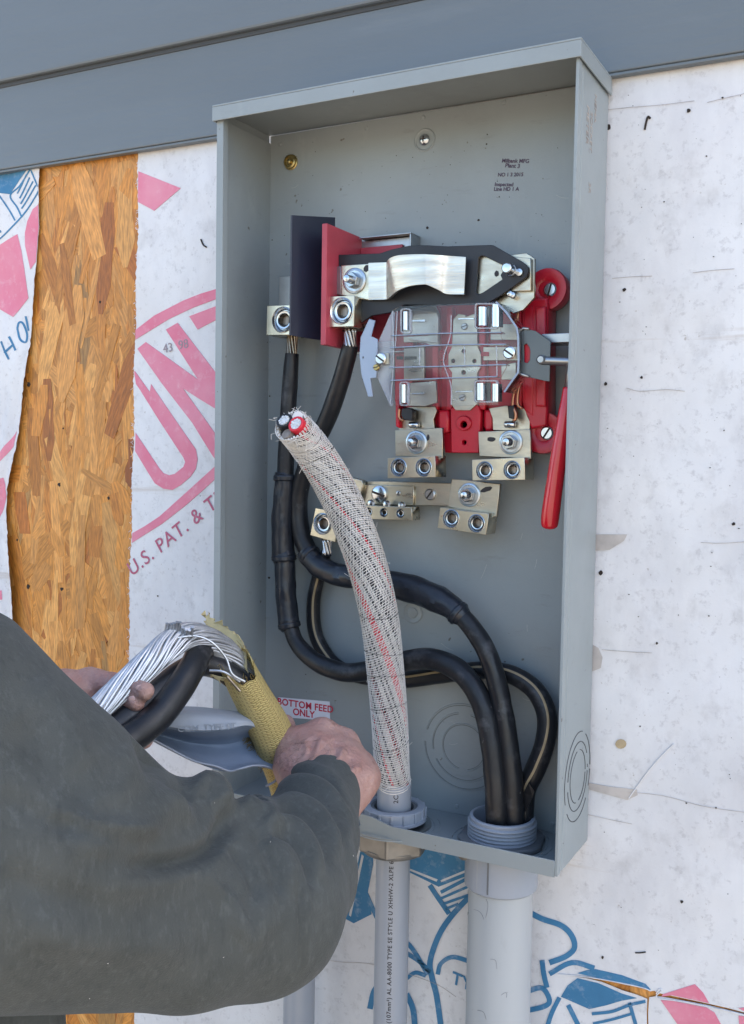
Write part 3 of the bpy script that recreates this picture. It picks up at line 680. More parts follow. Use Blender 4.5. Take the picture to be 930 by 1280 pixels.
def lug(parent, quad, screws, Y, depth, r=None, mface=m_lug, wire=True):
    """block with round screw wells: quad px on the front face, screws (u,v,r_px)"""
    hs = []
    for u, v, rr in screws:
        cc = P(u, v, Y); R = rr/FPX*((cc-CAM).dot(fwd))*1.08
        hs.append((cc, R))
    f = [(q.x, q.z) for q in (P(a, b_, Y) for a, b_ in quad)]
    o = obj('lug_block', plate_mesh(f, [circ(cc.x, cc.z, R, 24) for cc, R in hs], Y, depth, .0004), mface, parent)
    for cc, R in hs:
        sc = obj('set_screw', MB().lathe([(R*.999, -.006), (R*.999, .0002), (R*.95, .0005), (R*.80, -.0022), (R*.77, -.0045), (R*.74, -.0045), (R*.71, -.0022), (R*.66, -.0016), (R*.55, -.0018), (R*.50, -.0026)], 28, YR, 0), m_zinc, parent, loc=cc, smooth='auto')
        hx = MB(); n0 = 6
        ri = R*.50
        top = [(ri*cos(pi/3*i+.4), .0027, ri*sin(pi/3*i+.4)) for i in range(6)]; bot = [(a*.9, .009, c_*.9) for a, _, c_ in top]
        hx.add(top+bot, [(i, (i+1) % 6, (i+1) % 6+6, i+6) for i in range(6)]+[tuple(range(6, 12))])
        obj('hex_socket', hx, m_lugs, sc, loc=cc)
        obj('well', MB().lathe([(R*1.0, -.0052), (R*1.0, -.012), (0, -.0121)], 20, YR, 0), m_lugs, sc, loc=cc)
    return o
def blob(parent, u, v, a, b_, ang, Y, m=m_ink):
    pts = [(u+a*cos(t)*cos(ang)*rng.uniform(.8, 1.15)-b_*sin(t)*sin(ang), v+a*cos(t)*sin(ang)+b_*sin(t)*cos(ang)*rng.uniform(.8, 1.15)) for t in np.linspace(0, 2*pi, 13)[:-1]]
    return plate('ink_mark', pts, m, parent, Y, .0003, 0)

# ------------------------------------------------------------------ red meter socket block
sock = thing('meter_socket', 'bright red moulded meter socket block with metal jaws in the middle of the meter box', 'meter socket', tuple(P(580, 470, -.004)))
YB = -.022
# right leg with two round ears
plate('leg', [(652, 384), (658, 374), (684, 372), (685, 383), (684.5, 512), (683, 532), (664, 536), (656, 520), (652, 500)], m_red, sock, YB-.012, .028, .002)
plate('step', [(669, 384), (682, 383), (682, 508), (669, 508)], m_red, sock, YB-.0165, .006, .0018)
plate('step', [(669, 455), (682, 455), (682, 462), (669, 462)], m_red, sock, YB-.018, .004, .001)
plate('neck', [(655, 378), (662, 352), (676, 342), (688, 345), (688, 384), (655, 384)], m_red, sock, YB-.004, .020, .002)
plate('neck', [(656, 520), (686, 520), (690, 550), (676, 562), (664, 566), (660, 540)], m_red, sock, YB-.004, .020, .002)
for (u, v) in ((685, 362), (681, 541)):
    q = P(u-1, v, YB-.003)
    obj('mounting_ear', MB().lathe([(.0200, -.016), (.0215, 0), (.0205, .0035), (.012, .0040), (.0085, .002), (.0085, .0012), (0, .0012)], 36, YR), m_red, sock, loc=q, smooth='auto')
    slot_screw(sock, u+3.5, v+.5, YB-.004, .0068, .004, m_zinc, 1.3 if v < 400 else 1.0, 'mounting_screw')
plate('base', [(493, 384), (560, 380), (655, 378), (668, 400), (668, 530), (618, 530), (604, 535), (596, 566), (556, 566), (552, 535), (500, 532), (493, 500)], m_red, sock, YB, .018, .0015)
plate('rib', [(655, 385), (666, 382), (666, 520), (655, 512)], m_red, sock, YB-.013, .012, .001)
for a, b_ in ((507, 516), (558, 565), (598, 606), (540, 547), (646, 652)): plate('rib', [(a, 384), (b_, 384), (b_, 512), (a, 512)], m_red, sock, YB-.010, .012, .001)
# centre foot with two holes
cf = plate('centre_foot', c('5', [(0, 0)]) if 0 else [(563, 511), (570, 506), (598, 506), (601, 515), (598.5, 566), (564, 566)], m_red, sock, YB-.012, .014, .001, holes=[circ(579, 530.5, 4.2, 16), circ(580, 553, 2.8, 14)])
plate('boss', circ(579, 529, 9.5, 20), m_red, sock, YB-.015, .005, .001, holes=[circ(579.3, 530.5, 4.3, 16)])
obj('recess', MB().lathe([(.006, .0), (0, .0)], 12, YR), m_hole, sock, loc=P(579, 530.5, YB-.004)); obj('recess', MB().lathe([(.004, .0), (0, .0)], 12, YR), m_hole, sock, loc=P(580, 553, YB-.004))
for a, b_, cc, d_ in ((547, 561, 512, 540), (604, 616, 512, 538)):
    plate('hook_wall', [(a, cc), (b_, cc), (b_, d_), (a+3, d_+2), (a, d_-4)], m_red, sock, YB-.009, .014, .003)
plate('edge_rib', [(494, 500), (499, 500), (499, 535), (494.5, 533)], m_red, sock, YB-.020, .02, .001)
# centre plate
ctr = plate('centre_plate', c(5, [(420, 130), (440, 108), (470, 112), (472, 120), (505, 108), (520, 125), (520, 240), (535, 275), (535, 325), (520, 352), (520, 480), (490, 508), (430, 508), (412, 482), (415, 350), (400, 330), (400, 275), (415, 245)]), m_tin, sock, YB-.014, .003, .0003,
            holes=[circ(*c(5, (463, 262)), 2.6, 12), circ(*c(5, (420, 303)), 2.6, 12), circ(*c(5, (508, 303)), 2.6, 12), circ(*c(5, (463, 350)), 2.8, 12)])
for q in ((468, 160), (460, 455)): slot_screw(ctr, *c(5, q), YB-.014, .0036, .0022, m_galv, .3, 'rivet')
for q in ((375, 282),): ydisc('boss', *c(5, q), [(.006, 0), (.006, .003), (.004, .004), (.003, .002), (0, .002)], m_red, sock, YB-.001)
plate('slot', c(5, [(185, 283), (212, 283), (212, 297), (185, 297)]), m_hole, sock, YB-.0205, .0006, 0)
# metal terminal stabs behind the shield, left and right
YJ = -.044
for pts in ([(205, 80), (345, 75), (362, 110), (362, 232), (340, 245), (300, 225), (215, 225)], [(215, 245), (300, 245), (300, 378), (215, 378)], [(575, 150), (690, 150), (690, 215), (575, 215)], [(545, 245), (690, 245), (690, 300), (545, 300)], [(620, 320), (680, 310), (680, 380), (620, 380)]):
    plate('contact_stab', c(5, pts), m_tin, sock, YB-.0135, .003, .0003)
plate('dark_slot', c(5, [(218, 284), (268, 284), (268, 297), (218, 297)]), m_hole, sock, YB-.0142, .0005, 0); plate('red_slot', c(5, [(535, 265), (568, 265), (568, 283), (535, 283)]), m_red, sock, YB-.0145, .0006, 0)
def jaw(u0, v0, u1, v1, wide):
    """a bright curved spring clip in a clear pocket"""
    n = 12; t = sock
    rows = []
    for j in range(n+1):
        s = j/n; yy = -.0735-.0075*sin(pi*s)**.45
        a = P(u0+(u1-u0)*s, v0+1, -.078); b_ = P(u0+(u1-u0)*s, v1-1, -.078); rows.append([(a.x, yy, a.z), (b_.x, yy, b_.z)])
    return obj('spring_jaw', MB().sheet(rows), m_zinc, t, smooth=True, solid=.0012)
for q in ((212, 96, 236, 178), (205, 398, 228, 480), (522, 76, 560, 160), (578, 66, 618, 165), (515, 392, 552, 470), (580, 395, 615, 475)):
    a = c(5, q[:2]); b_ = c(5, q[2:]); jaw(*a, *b_, 0)
for q in ((238, 96, 243, 178), (230, 398, 235, 480), (562, 74, 574, 160), (554, 392, 573, 472)):
    a = c(5, q[:2]); b_ = c(5, q[2:]); plate('jaw_gap_shade', [a, (b_[0], a[1]), b_, (a[0], b_[1])], m_blk, sock, -.0725, .003, .0003)  # black plates stand in for the shade in the pockets beside the jaws
for q in ((248, 133, 302, 139), (246, 436, 300, 441), (440, 126, 505, 130), (430, 428, 500, 433)):
    a = c(5, q[:2]); b_ = c(5, q[2:]); plate('spring_wire', [a, (b_[0], a[1]-.5), b_, (a[0], b_[1])], m_zinc, sock, -.0445 if q[0] < 300 else YB-.0165, .002, 0)
for q in ([(238, 95), (250, 90), (350, 100), (358, 120), (355, 228), (235, 215)], [(232, 395), (348, 385), (352, 475), (300, 492), (235, 490)]):
    plate('jaw_body', c(5, q), m_tin, sock, -.041, .004, .0005)
# terminal blades, plates, nuts and double lugs below
def terminal(blade, pin, pl, nutc, blk, scr, mark):
    plate('terminal_blade', c(5, blade), m_tin, sock, -.034, .004, .0004)
    pu, pv = c(5, pin); a = P(pu, pv, -.0385); d = Vector((.010, 0, 0)); mb = MB(); tube(mb, [a-d*.6, a-d*.5, a+d*.5, a+d*.6], [.0022, .0034, .0034, .0022], 12); obj('locating_pin', mb, m_zinc, sock, smooth=True)
    plate('terminal_plate', c(5, pl), m_tin, sock, -.0400, .005, .0006)
    lug(sock, c(5, blk), [(*c(5, q), 35*.3011) for q in scr], -.056, .028)
    bolt(sock, *c(5, nutc), -.0402)
    u, v, a_, b2, an = mark; u, v = c(5, (u, v)); blob(sock, u, v, a_, b2, an, -.0404)
terminal([(195, 560), (200, 500), (260, 492), (345, 492), (352, 510), (338, 545), (345, 590), (195, 590)], (258, 568), [(178, 590), (375, 580), (377, 706), (181, 696)], (268, 640), [(148, 706), (345, 697), (347, 785), (148, 790)], [(193, 745), (297, 745)], (316, 620, 1.6, 4.6, 0))
terminal([(585, 590), (583, 540), (568, 500), (640, 488), (715, 500), (738, 545), (738, 595)], (656, 566), [(524, 596), (740, 587), (743, 709), (528, 698)], (660, 640), [(498, 713), (716, 703), (719, 796), (500, 800)], [(550, 758), (664, 755)], (578, 629, 5.2, 3.2, .1))
# black keepers and copper springs
for pts in ([(205, 500), (235, 497), (252, 505), (250, 552), (215, 548), (203, 530)], [(645, 490), (672, 485), (672, 545), (650, 540)]): plate('keeper', c(5, pts), m_blk, sock, -.048, .010, .001)
for pts in ([(198, 500), (196, 530), (204, 545), (214, 550)], [(690, 395), (672, 440), (668, 490), (680, 520), (678, 545), (668, 548)], [(700, 395), (690, 430), (688, 480), (705, 500)], [(690, 95), (687, 150), (690, 200)]):
    w_, rr = pxpath([(*c(5, q), -.046, .0018) for q in pts], 6); mb = MB(); tube(mb, w_, rr, 8); obj('copper_spring', mb, m_cop, sock, smooth=True)

# ------------------------------------------------------------------ clear safety shield
sh = thing('clear_shield', 'transparent plastic safety shield with ribs over the red meter socket', 'shield', tuple(P(560, 440, -.07)))
YS = -.076
plate('panel', c(5, [(170, 92), (200, 75), (360, 68), (520, 62), (600, 58), (612, 80), (618, 200), (640, 260), (640, 330), (612, 380), (605, 485), (350, 492), (190, 490), (165, 480), (150, 380), (158, 250)]), m_clear, sh, YS, .0015, .0002)
plate('wing', c(5, [(105, 232), (150, 128), (168, 92), (178, 100), (170, 250), (160, 400), (172, 488), (158, 492), (105, 372)]), m_clearr, sh, YS+.002, .0018, .0003)
def strip(name, pts, w_, m, parent, Y, depth): return plate(name, band(c(5, pts), w_), m, parent, Y, depth, .0001)
for pts in ([(165, 198), (360, 189), (620, 184)], [(160, 248), (400, 236), (640, 234)], [(155, 330), (400, 325), (640, 318)], [(160, 384), (400, 374), (600, 368)]):
    s_ = c(5, pts); mb = MB(); rows = []
    w_, _ = pxpath([(a, b_, YS-.001, 0) for a, b_ in s_], 6)
    mb.sheet([[q, Vector((q.x, q.y+.011, q.z))] for q in w_]); obj('rib', mb, m_clearr, sh, solid=.0012)
    mb = MB(); tube(mb, [q+Vector((0, -.0004, 0)) for q in w_], .0006, 5); obj('rib_highlight', mb, m_frost, sh)  # pale bead: the white highlight along the rib is put into its colour
for pts in ([(282, 250), (280, 322)], [(168, 95), (172, 300), (160, 480)], [(600, 240), (602, 370)], [(188, 95), (180, 250)], [(466, 240), (468, 315)], [(412, 112), (408, 200), (380, 300), (410, 400), (412, 485)]):
    w_, _ = pxpath([(*c(5, q), YS-.0005, 0) for q in pts], 6); mb = MB(); tube(mb, w_, .0006, 5); obj('moulded_edge', mb, m_clearr, sh)
def pocket(x0, y0, x1, y1):
    ring_ = c(5, [(x0+8, y0), (x1-8, y0), (x1, y0+8), (x1, y1-8), (x1-8, y1), (x0+8, y1), (x0, y1-8), (x0, y0+8)])
    inn = c(5, [(x0+12, y0+7), (x1-12, y0+7), (x1-7, y0+12), (x1-7, y1-12), (x1-12, y1-7), (x0+12, y1-7), (x0+7, y1-12), (x0+7, y0+12)])
    plate('pocket_rim', ring_, m_clearr, sh, YS-.003, .004, .0004, holes=[inn])
pocket(200, 84, 245, 188); pocket(196, 388, 236, 490); pocket(508, 62, 606, 170); pocket(506, 382, 606, 476)
plate('pocket_face', c(5, [(245, 110), (350, 105), (362, 120), (360, 230), (300, 236), (215, 200), (245, 188)]), m_clear, sh, YS+.004, .001, 0)
plate('pocket_face', c(5, [(236, 392), (350, 390), (356, 478), (260, 492), (236, 488)]), m_clear, sh, YS+.004, .001, 0)
# right faceted wing with bright edge
mb = MB(); rows = []
for a, b_ in (((600, 60), (690, 168)), ((690, 168), (694, 350)), ((694, 350), (632, 430))):
    p0, p1 = P(*c(5, a), YS-.004), P(*c(5, b_), YS-.004); mb.add([p0, p1, p1+Vector((0, .030, 0)), p0+Vector((0, .030, 0))], [(0, 1, 2, 3)])
obj('side_wall', mb, m_clear, sh, solid=.0014)
w_ = [P(*c(5, q), YS-.004) for q in ((598, 58), (640, 100), (684, 165), (690, 200), (692, 300), (690, 350), (660, 392), (632, 432))]
mb = MB(); tube(mb, w_, .0011, 6); obj('rim', mb, m_frost, sh)
plate('panel_side', c(5, [(612, 70), (690, 170), (692, 350), (625, 425), (612, 380), (640, 330), (640, 260), (618, 200)]), m_clear, sh, YS+.001, .0012, 0)
for (a, b_, w2, h2) in ((655, 270, 25, 24), (122, 294, 30, 22)):
    t_ = plate('screw_tab', c(5, [(a-w2, b_-h2), (a+w2, b_-h2-2), (a+w2, b_+h2), (a-w2, b_+h2+2)]), m_tin, sh, YS-.0015, .0016, .0002)
    slot_screw(sh, *c(5, (a, b_)), YS-.0018, .0062, .0035, m_zinc, -.6)
slot_screw(sh, *c(5, (104, 330)), YS-.0008, .0035, .003, m_brass, .2)
plate('side_tab', c(5, [(35, 205), (70, 128), (95, 135), (78, 200), (105, 212), (105, 235), (100, 372), (76, 375), (86, 450), (66, 452), (38, 360), (30, 280)]), m_frost, sh, YS-.003, .0022, .0005)
plate('tab_slot', c(5, [(44, 284), (48, 284), (48, 292), (44, 292)]), m_hole, sh, YS-.0034, .0004, 0)
# grey latch bracket
la = thing('latch_bracket', 'dark grey slotted latch bracket with rod right of the clear shield', 'latch', tuple(P(680, 440, -.06)))
mb_pts = c(5, [(693, 190), (705, 170), (712, 166), (762, 178), (824, 222), (820, 388), (800, 386), (700, 362), (693, 345), (690, 300)])
plate('bracket_plate', mb_pts, m_dksteel, la, -.072, .0022, .0003, holes=[c(5, [(714, 236), (724, 230), (736, 245), (740, 262), (738, 300), (728, 312), (714, 308)])])
plate('slot_backing', c(5, [(710, 228), (744, 228), (744, 316), (710, 316)]), m_red, la, -.0685, .002, 0)
w_ = [P(*c(5, q), -.0735) for q in ((700, 300), (693, 190), (698, 176), (712, 167), (735, 170))]; mb = MB(); tube(mb, w_, .0012, 8); obj('bright_edge', mb, m_galv, la, smooth=True)
w_ = [P(*c(5, q), -.0735) for q in ((694, 344), (700, 358), (735, 368))]; mb = MB(); tube(mb, w_, .0012, 8); obj('bright_edge', mb, m_galv, la, smooth=True)
a, b_ = P(*c(5, (790, 302)), -.071), P(*c(5, (880, 308)), -.071); mb = MB(); tube(mb, [a, a*.999+b_*.001, Vector((.3985, b_.y, b_.z))], .0042, 14); obj('rod', mb, m_galv, la, smooth='auto')
ydisc('pivot', *c(5, (788, 298)), [(.0045, 0), (.0045, .003), (.003, .0045), (0, .0045)], m_galv, la, -.0722)
p0 = P(*c(5, (785, 190)), -.060); mb = MB(); mb.box(p0.x, .3982, -.058, -.030, p0.z-.009, p0.z); obj('cross_arm', mb, m_galv, la, bevel=.0006)

# ------------------------------------------------------------------ bypass link: black insulating plate and bright strap
bl = thing('bypass_link', 'black insulating plate with a wide bright metal strap bridging above the shield', 'bypass strap', tuple(P(540, 345, -.05)))
YK = -.068
o3 = c(3, [(400, 265), (500, 262), (600, 258), (660, 238), (740, 221), (830, 219), (930, 224)])
o4 = c(4, [(480, 110), (496, 113), (560, 150), (650, 202), (674, 225), (678, 250), (668, 280), (600, 330), (520, 385), (470, 415), (420, 425), (200, 430), (60, 428)])
o3b = c(3, [(860, 520), (720, 508), (650, 545), (560, 560), (500, 600), (478, 620), (478, 480), (410, 460), (402, 400)])
hole = c(4, [(415, 178), (428, 168), (446, 170), (560, 226), (545, 245), (530, 270), (540, 292), (440, 360), (412, 372), (400, 362)])
hole2 = circ(*c(4, (636, 258)), 3.8, 12, 4.6)
plate('insulating_plate', o3+o4+o3b, m_blk, bl, YK, .003, .0005, holes=[hole, hole2])
# plate behind, right
plate('support_plate', c(4, [(500, 175), (590, 162), (668, 152), (712, 182), (710, 388), (650, 455), (600, 472), (540, 440), (490, 405)]), m_tin, bl, YK+.010, .004, .0006)
plate('terminal_plate', c(4, [(400, 165), (560, 170), (690, 180), (692, 352), (600, 356), (520, 372), (400, 372)]), m_tin, bl, YK+.005, .004, .0006)
mb = MB()
q = P(*c(4, (598, 250)), YK+.004); 
st = obj('stud', MB().lathe([(.0085, 0), (.0085, .002), (.0060, .002), (.0060, .008), (.0050, .009), (.0050, .019), (.004, .020), (0, .0202)], 20, YR), m_zinc, bl, loc=q, smooth='auto')
q = P(*c(4, (636, 258)), YK+.004); obj('stud', MB().lathe([(.0034, 0), (.0034, .004), (0, .0045)], 16, YR), m_zinc, bl, loc=q, smooth='auto')
for x_ in ((592, 372), (608, 380)):
    q = P(*c(4, x_), YK+.010); obj('locating_pin', MB().lathe([(.0036, 0), (.0036, .006), (.0025, .0075), (0, .008)], 16, YR), m_zinc, bl, loc=q, smooth='auto')
blob(bl, *c(4, (510, 262)), 2.8, 4, .2, YK+.0045)
# strap, arched towards the viewer
cols = [(c(3, (548, 306)), c(3, (548, 484)), -.074), (c(3, (632, 303)), c(3, (632, 482)), -.074), (c(3, (640, 300)), c(3, (655, 470)), -.080), (c(3, (655, 282)), c(3, (690, 440)), -.087), (c(3, (700, 268)), c(3, (745, 418)), -.091), (c(3, (800, 264)), c(3, (810, 410)), -.0925), (c(4, (150, 163)), c(4, (150, 325)), -.0910), (c(4, (210, 166)), c(4, (200, 348)), -.086), (c(4, (262, 170)), c(4, (245, 370)), -.0795), (c(4, (350, 176)), c(4, (340, 373)), -.0765)]
X0 = [(P(*a, y), P(*b_, y)) for a, b_, y in cols]
ca = catmull([(p0.x, p0.y, p0.z, p1.x, p1.y, p1.z) for p0, p1 in X0], 5)
mb = MB(); mb.sheet([[q[:3], q[3:]] for q in ca]); o = obj('strap', mb, m_tin2, bl, smooth=True, solid=.0032); 
for t in ((349, 225, 236), (349, 350, 362)):
    pass
sp_ = plate('nut_plate', c(3, [(412, 316), (552, 308), (552, 486), (412, 462)]), m_lug, bl, -.0735, .008, .0008)
plate('strap_foot', c(3, [(383, 322), (412, 322), (412, 460), (385, 456)]), m_galv, bl, -.070, .004, .0005)
bolt(bl, *c(3, (478, 392)), -.0737, R=.0135, nut=.0088, stud=.018)
blob(bl, *c(3, (535, 330)), 3, 5, .5, -.0740); blob(bl, *c(3, (505, 352)), 3, 2, .2, -.0740)
lug(bl, c(3, [(335, 468), (476, 463), (474, 612), (333, 616)]), [(*c(3, (414, 537)), 15.5)], -.084, .043)

# ------------------------------------------------------------------ left side pieces
ba = thing('barrier_sheet', 'dark blue black insulating sheet standing between the left lug and the red bracket', 'insulating sheet', (.09, -.05, .51))
obj('sheet', MB().box(.0885, .0900, -.098, -.012, .5100, .6650), m_barrier, ba)
A_ = [P(*c(3, (168, 73)), -.098), P(*c(3, (376, 84)), -.045), P(*c(3, (376, 690)), -.045), P(*c(3, (160, 655)), -.098)]
ba.children[0].data.clear_geometry(); mb = MB(); mb.prism(A_, (.0012, .0012, 0)); m2 = mb.mesh(); m2.materials.append(m_barrier); ba.children[0].data = m2
rb = thing('red_bracket', 'red insulating board in a grey metal channel beside the dark sheet', 'bracket', (.12, -.05, .5))
YRB = -.092
q0, q1 = P(*c(3, (320, 115)), YRB), P(*c(3, (308, 702)), YRB); x1_ = P(*c(3, (345, 115)), YRB).x
mb = MB(); mb.prism([(q0.x, YRB, q0.z), (x1_, YRB, q0.z), (x1_, YRB, q1.z), (q0.x, YRB, q1.z)], (0, YRB*-1-.016, 0)); obj('board', mb, m_redm, rb, bevel=.0005)
mb = MB(); mb.box(x1_+.0005, x1_+.052, -.020, -.017, q1.z+.01, q0.z-.012); obj('back_board', mb, m_redm, rb, bevel=.0004)
mb = MB(); mb.box(x1_+.003, x1_+.066, -.028, -.0042, q0.z-.0035, q0.z-.0020).box(x1_+.0645, x1_+.066, -.028, -.0042, q0.z-.10, q0.z-.0036).box(q0.x+.003, x1_+.06, -.0165, -.0045, q1.z+.004, q0.z-.004).box(x1_+.003, x1_+.066, -.034, -.0042, q1.z-.004, q1.z-.0025)
obj('metal_channel', mb, m_galv, rb, bevel=.0004)

l1 = thing('left_lug', 'brass toned square lug at the left edge, partly hidden by the dark sheet', 'lug', tuple(P(346, 400, -.03)))
lug(l1, c(3, [(54, 512), (200, 508), (200, 652), (50, 655)]), [(*c(3, (130, 580)), 15)], -.055, .035)
mb = MB(); q = P(*c(3, (112, 372)), -.030); q2 = P(*c(3, (112, 510)), -.030); mb.box(q.x, q.x+.028, -.030, -.0045, q2.z-.01, q.z); obj('mounting_leg', mb, m_galv, l1, bevel=.0006)

# neutral bar
nb = thing('neutral_bar', 'long grey metal neutral bar with small screws below the socket', 'neutral bar', tuple(P(540, 620, -.01)))
obj('bar', plate_mesh(xz(c(6, [(185, 313), (215, 322), (300, 323), (515, 330), (560, 332), (560, 408), (510, 405), (215, 400), (190, 372)]), -.024), [], -.024, .004, .0005), m_tin, nb)
plate('bar_end', c(6, [(172, 316), (185, 310), (220, 320), (222, 335), (208, 400), (185, 375)]), m_tin, nb, -.034, .008, .0008)
blob(nb, *c(6, (192, 336)), 2.2, 3.8, 0, -.0345)
plate('bar_pad', c(6, [(222, 333), (392, 340), (390, 402), (222, 399)]), m_tin, nb, -.0275, .0035, .0006)
slot_screw(nb, *c(6, (278, 365)), -.0277, .0090, .0035, m_zinc, -.3); slot_screw(nb, *c(6, (447, 367)), -.0242, .0062, .003, m_galv, .9); slot_screw(nb, *c(6, (340, 363)), -.0277, .0028, .0008, m_galv, .9)
lug(nb, c(6, [(200, 402), (384, 410), (387, 453), (200, 447)]), [(*c(6, q), 13.5*.3763) for q in ((240, 425), (291, 427), (346, 430))], -.040, .02, mface=m_lug)
for q in ((250, 397), (302, 400), (352, 404)): ydisc('domed_screw', *c(6, q), [(.0045, 0), (.0045, .001), (.003, .003), (0, .0035)], m_zinc, nb, -.036)
plate('terminal_plate', c(6, [(517, 316), (560, 318), (678, 333), (666, 441), (640, 436), (504, 408)]), m_tin, nb, -.0345, .005, .0006)
lug(nb, c(6, [(479, 410), (641, 431), (631, 501), (470, 478)]), [(*c(6, q), 28*.3763) for q in ((515, 447), (599, 463))], -.050, .026)
bolt(nb, *c(6, (576, 368)), -.0347)
blob(nb, *c(6, (632, 350)), 7.2, 3, -.35, -.035)

gl = thing('ground_lug', 'single tilted aluminium lug behind the net covered cable', 'lug', tuple(P(400, 650, -.01)))
lug(gl, c(7, [(288, 600), (400, 622), (384, 766), (262, 732)]), [(*c(7, (322, 677)), 12.5)], -.045, .035)

# ------------------------------------------------------------------ red lever handle
hd = thing('lever_handle', 'glossy red vinyl dipped lever handle hanging at the right side', 'handle', tuple(P(690, 650, -.075)))
w_, rr = pxpath([(686.5, 662, -.078, .0015), (686.6, 660, -.078, .0060), (687, 655, -.078, .0082), (688.5, 640, -.078, .0088), (694, 600, -.077, .0083), (700, 560, -.076, .0078), (706, 520, -.075, .0068), (709, 500, -.074, .006), (711, 485, -.073, .0055)], 6)
mb = MB(); tube(mb, w_, rr, 20); obj('grip', mb, m_handle, hd, smooth=True)
mb = MB(); tube(mb, [w_[-1], w_[-1]+Vector((.001, .002, .03)), P(713, 452, -.071)], .004, 12); obj('lever_rod', mb, m_galv, hd, smooth=True)

# ------------------------------------------------------------------ cables
def cable(parent, pts, m, name='insulation', wob=.05, n=18, k=10):
    w_, rr = pxpath(pts, k); mb = MB(); tube(mb, w_, rr, n, wob=wob); obj(name, mb, m, parent, smooth='auto'); return w_
def strands(parent, top, bot, R, cnt, m, twist=1.2, r=.0011, name='wire_strands'):
    mb = MB(); d = (bot-top)
    for i in range(cnt):
        a0 = 2*pi*i/cnt; pth = []
        for k in range(7):
            t = k/6; a = a0+twist*t; rr = R*(1-.15*sin(pi*t)); pth.append(top+d*t+Vector((rr*cos(a), rr*sin(a), 0)))
        tube(mb, pth, r, 6)
    return obj(name, mb, m, parent, smooth=True)
ca_ = thing('black_cable', 'thick black cable from the left lug with a long shrink sleeve down the left side', 'cable', tuple(P(350, 780, -.03)), 'black service cables inside the meter box')
strands(ca_, P(366, 417, -.036), P(364, 448, -.040), .0055, 9, m_strandd, r=.0016)
cable(ca_, [(365, 442, -.040, .0078), (363, 470, -.040, .0088), (360, 520, -.040, .0092), (358, 560, -.040, .0094), (356, 604, -.040, .0098)], m_cable, wob=.03)
cable(ca_, [(356, 592, -.040, .0120), (355.5, 596, -.040, .0112), (356, 602, -.040, .0114), (353, 650, -.040, .0128), (354, 690, -.040, .0130), (355, 696, -.040, .0138), (356, 702, -.040, .0118), (357, 740, -.040, .0122), (359.5, 768, -.040, .0120), (360.5, 776, -.040, .0126), (361.5, 783, -.040, .0116), (363, 787, -.040, .0092)], m_shrink, 'shrink_sleeve', .10)
w_, rr = pxpath([(356.2, 595, -.040, .0128), (356, 600, -.040, .0128)], 3)
cable(ca_, [(361, 775, -.040, .0085), (370, 802, -.042, .0092), (388, 822, -.045, .0100), (412, 835, -.046, .0105), (440, 841, -.045, .0108), (480, 834, -.043, .0110), (508, 826, -.043, .0112), (540, 824, -.045, .0115), (570, 836, -.049, .0115), (594, 862, -.054, .0115), (609, 900, -.058, .0115), (617, 950, -.062, .0116), (621, 1000, -.064, .0120), (622, 1032, -.062, .0120), (623, 1060, -.06, .012)], m_cable, wob=.06)

cb = thing('black_cable', 'black cable from the centre lug behind the net cable with a bulged splice sleeve', 'cable', tuple(P(400, 600, -.03)), 'black service cables inside the meter box')
strands(cb, P(438, 412, -.068), P(437, 436, -.068), .006, 9, m_galv, r=.0018)
cable(cb, [(438, 432, -.068, .0085), (434, 448, -.066, .0092), (425, 480, -.060, .0096), (410, 522, -.052, .0098), (392, 560, -.044, .0098), (379, 595, -.036, .0100), (373, 630, -.032, .0106), (376, 665, -.032, .0108), (386, 690, -.034, .0108), (394, 700, -.035, .0108)], m_cable, wob=.03)
cable(cb, [(382, 688, -.034, .0113), (386, 694, -.034, .0125), (392, 701, -.035, .0120), (400, 708, -.036, .0128), (420, 718, -.038, .0128), (450, 722, -.040, .0130), (490, 730, -.042, .0142), (520, 738, -.043, .0150), (545, 748, -.045, .0142), (563, 758, -.047, .0128), (570, 764, -.048, .0122), (574, 767, -.048, .0126), (580, 772, -.048, .0100)], m_shrink, 'shrink_sleeve', .10)
cable(cb, [(572, 765, -.048, .0095), (590, 785, -.049, .0100), (607, 812, -.050, .0102), (619, 845, -.050, .0104), (628, 885, -.052, .0106), (635, 930, -.054, .0108), (640, 975, -.056, .0112), (642, 1020, -.056, .0114), (643, 1055, -.055, .0114)], m_cable, wob=.05)

cg = thing('striped_cable', 'black cable with a tan stripe looping from the tilted lug to the large conduit', 'cable', tuple(P(410, 800, -.02)), 'black service cables inside the meter box')
strands(cg, P(409, 674, -.034), P(409, 694, -.034), .0045, 7, m_strand, r=.0016)
gp = [(408, 690, -.033, .0060), (403, 705, -.026, .0068), (397, 725, -.018, .0076), (392, 752, -.0145, .0080), (393, 785, -.0145, .0082), (402, 810, -.0145, .0085), (420, 832, -.015, .0085), (450, 845, -.016, .0088), (500, 850, -.018, .0090), (550, 844, -.020, .0092), (600, 838, -.022, .0094), (638, 843, -.024, .0098), (668, 862, -.026, .0102), (683, 892, -.030, .0104), (682, 925, -.034, .0104), (670, 960, -.038, .0104), (658, 985, -.040, .0104), (655, 1010, -.042, .0104), (654, 1050, -.044, .0104)]
w_ = cable(cg, gp, m_cable, wob=.03)
_, rr = pxpath(gp, 10)
fr = frames(w_); mb = MB(); pv = []
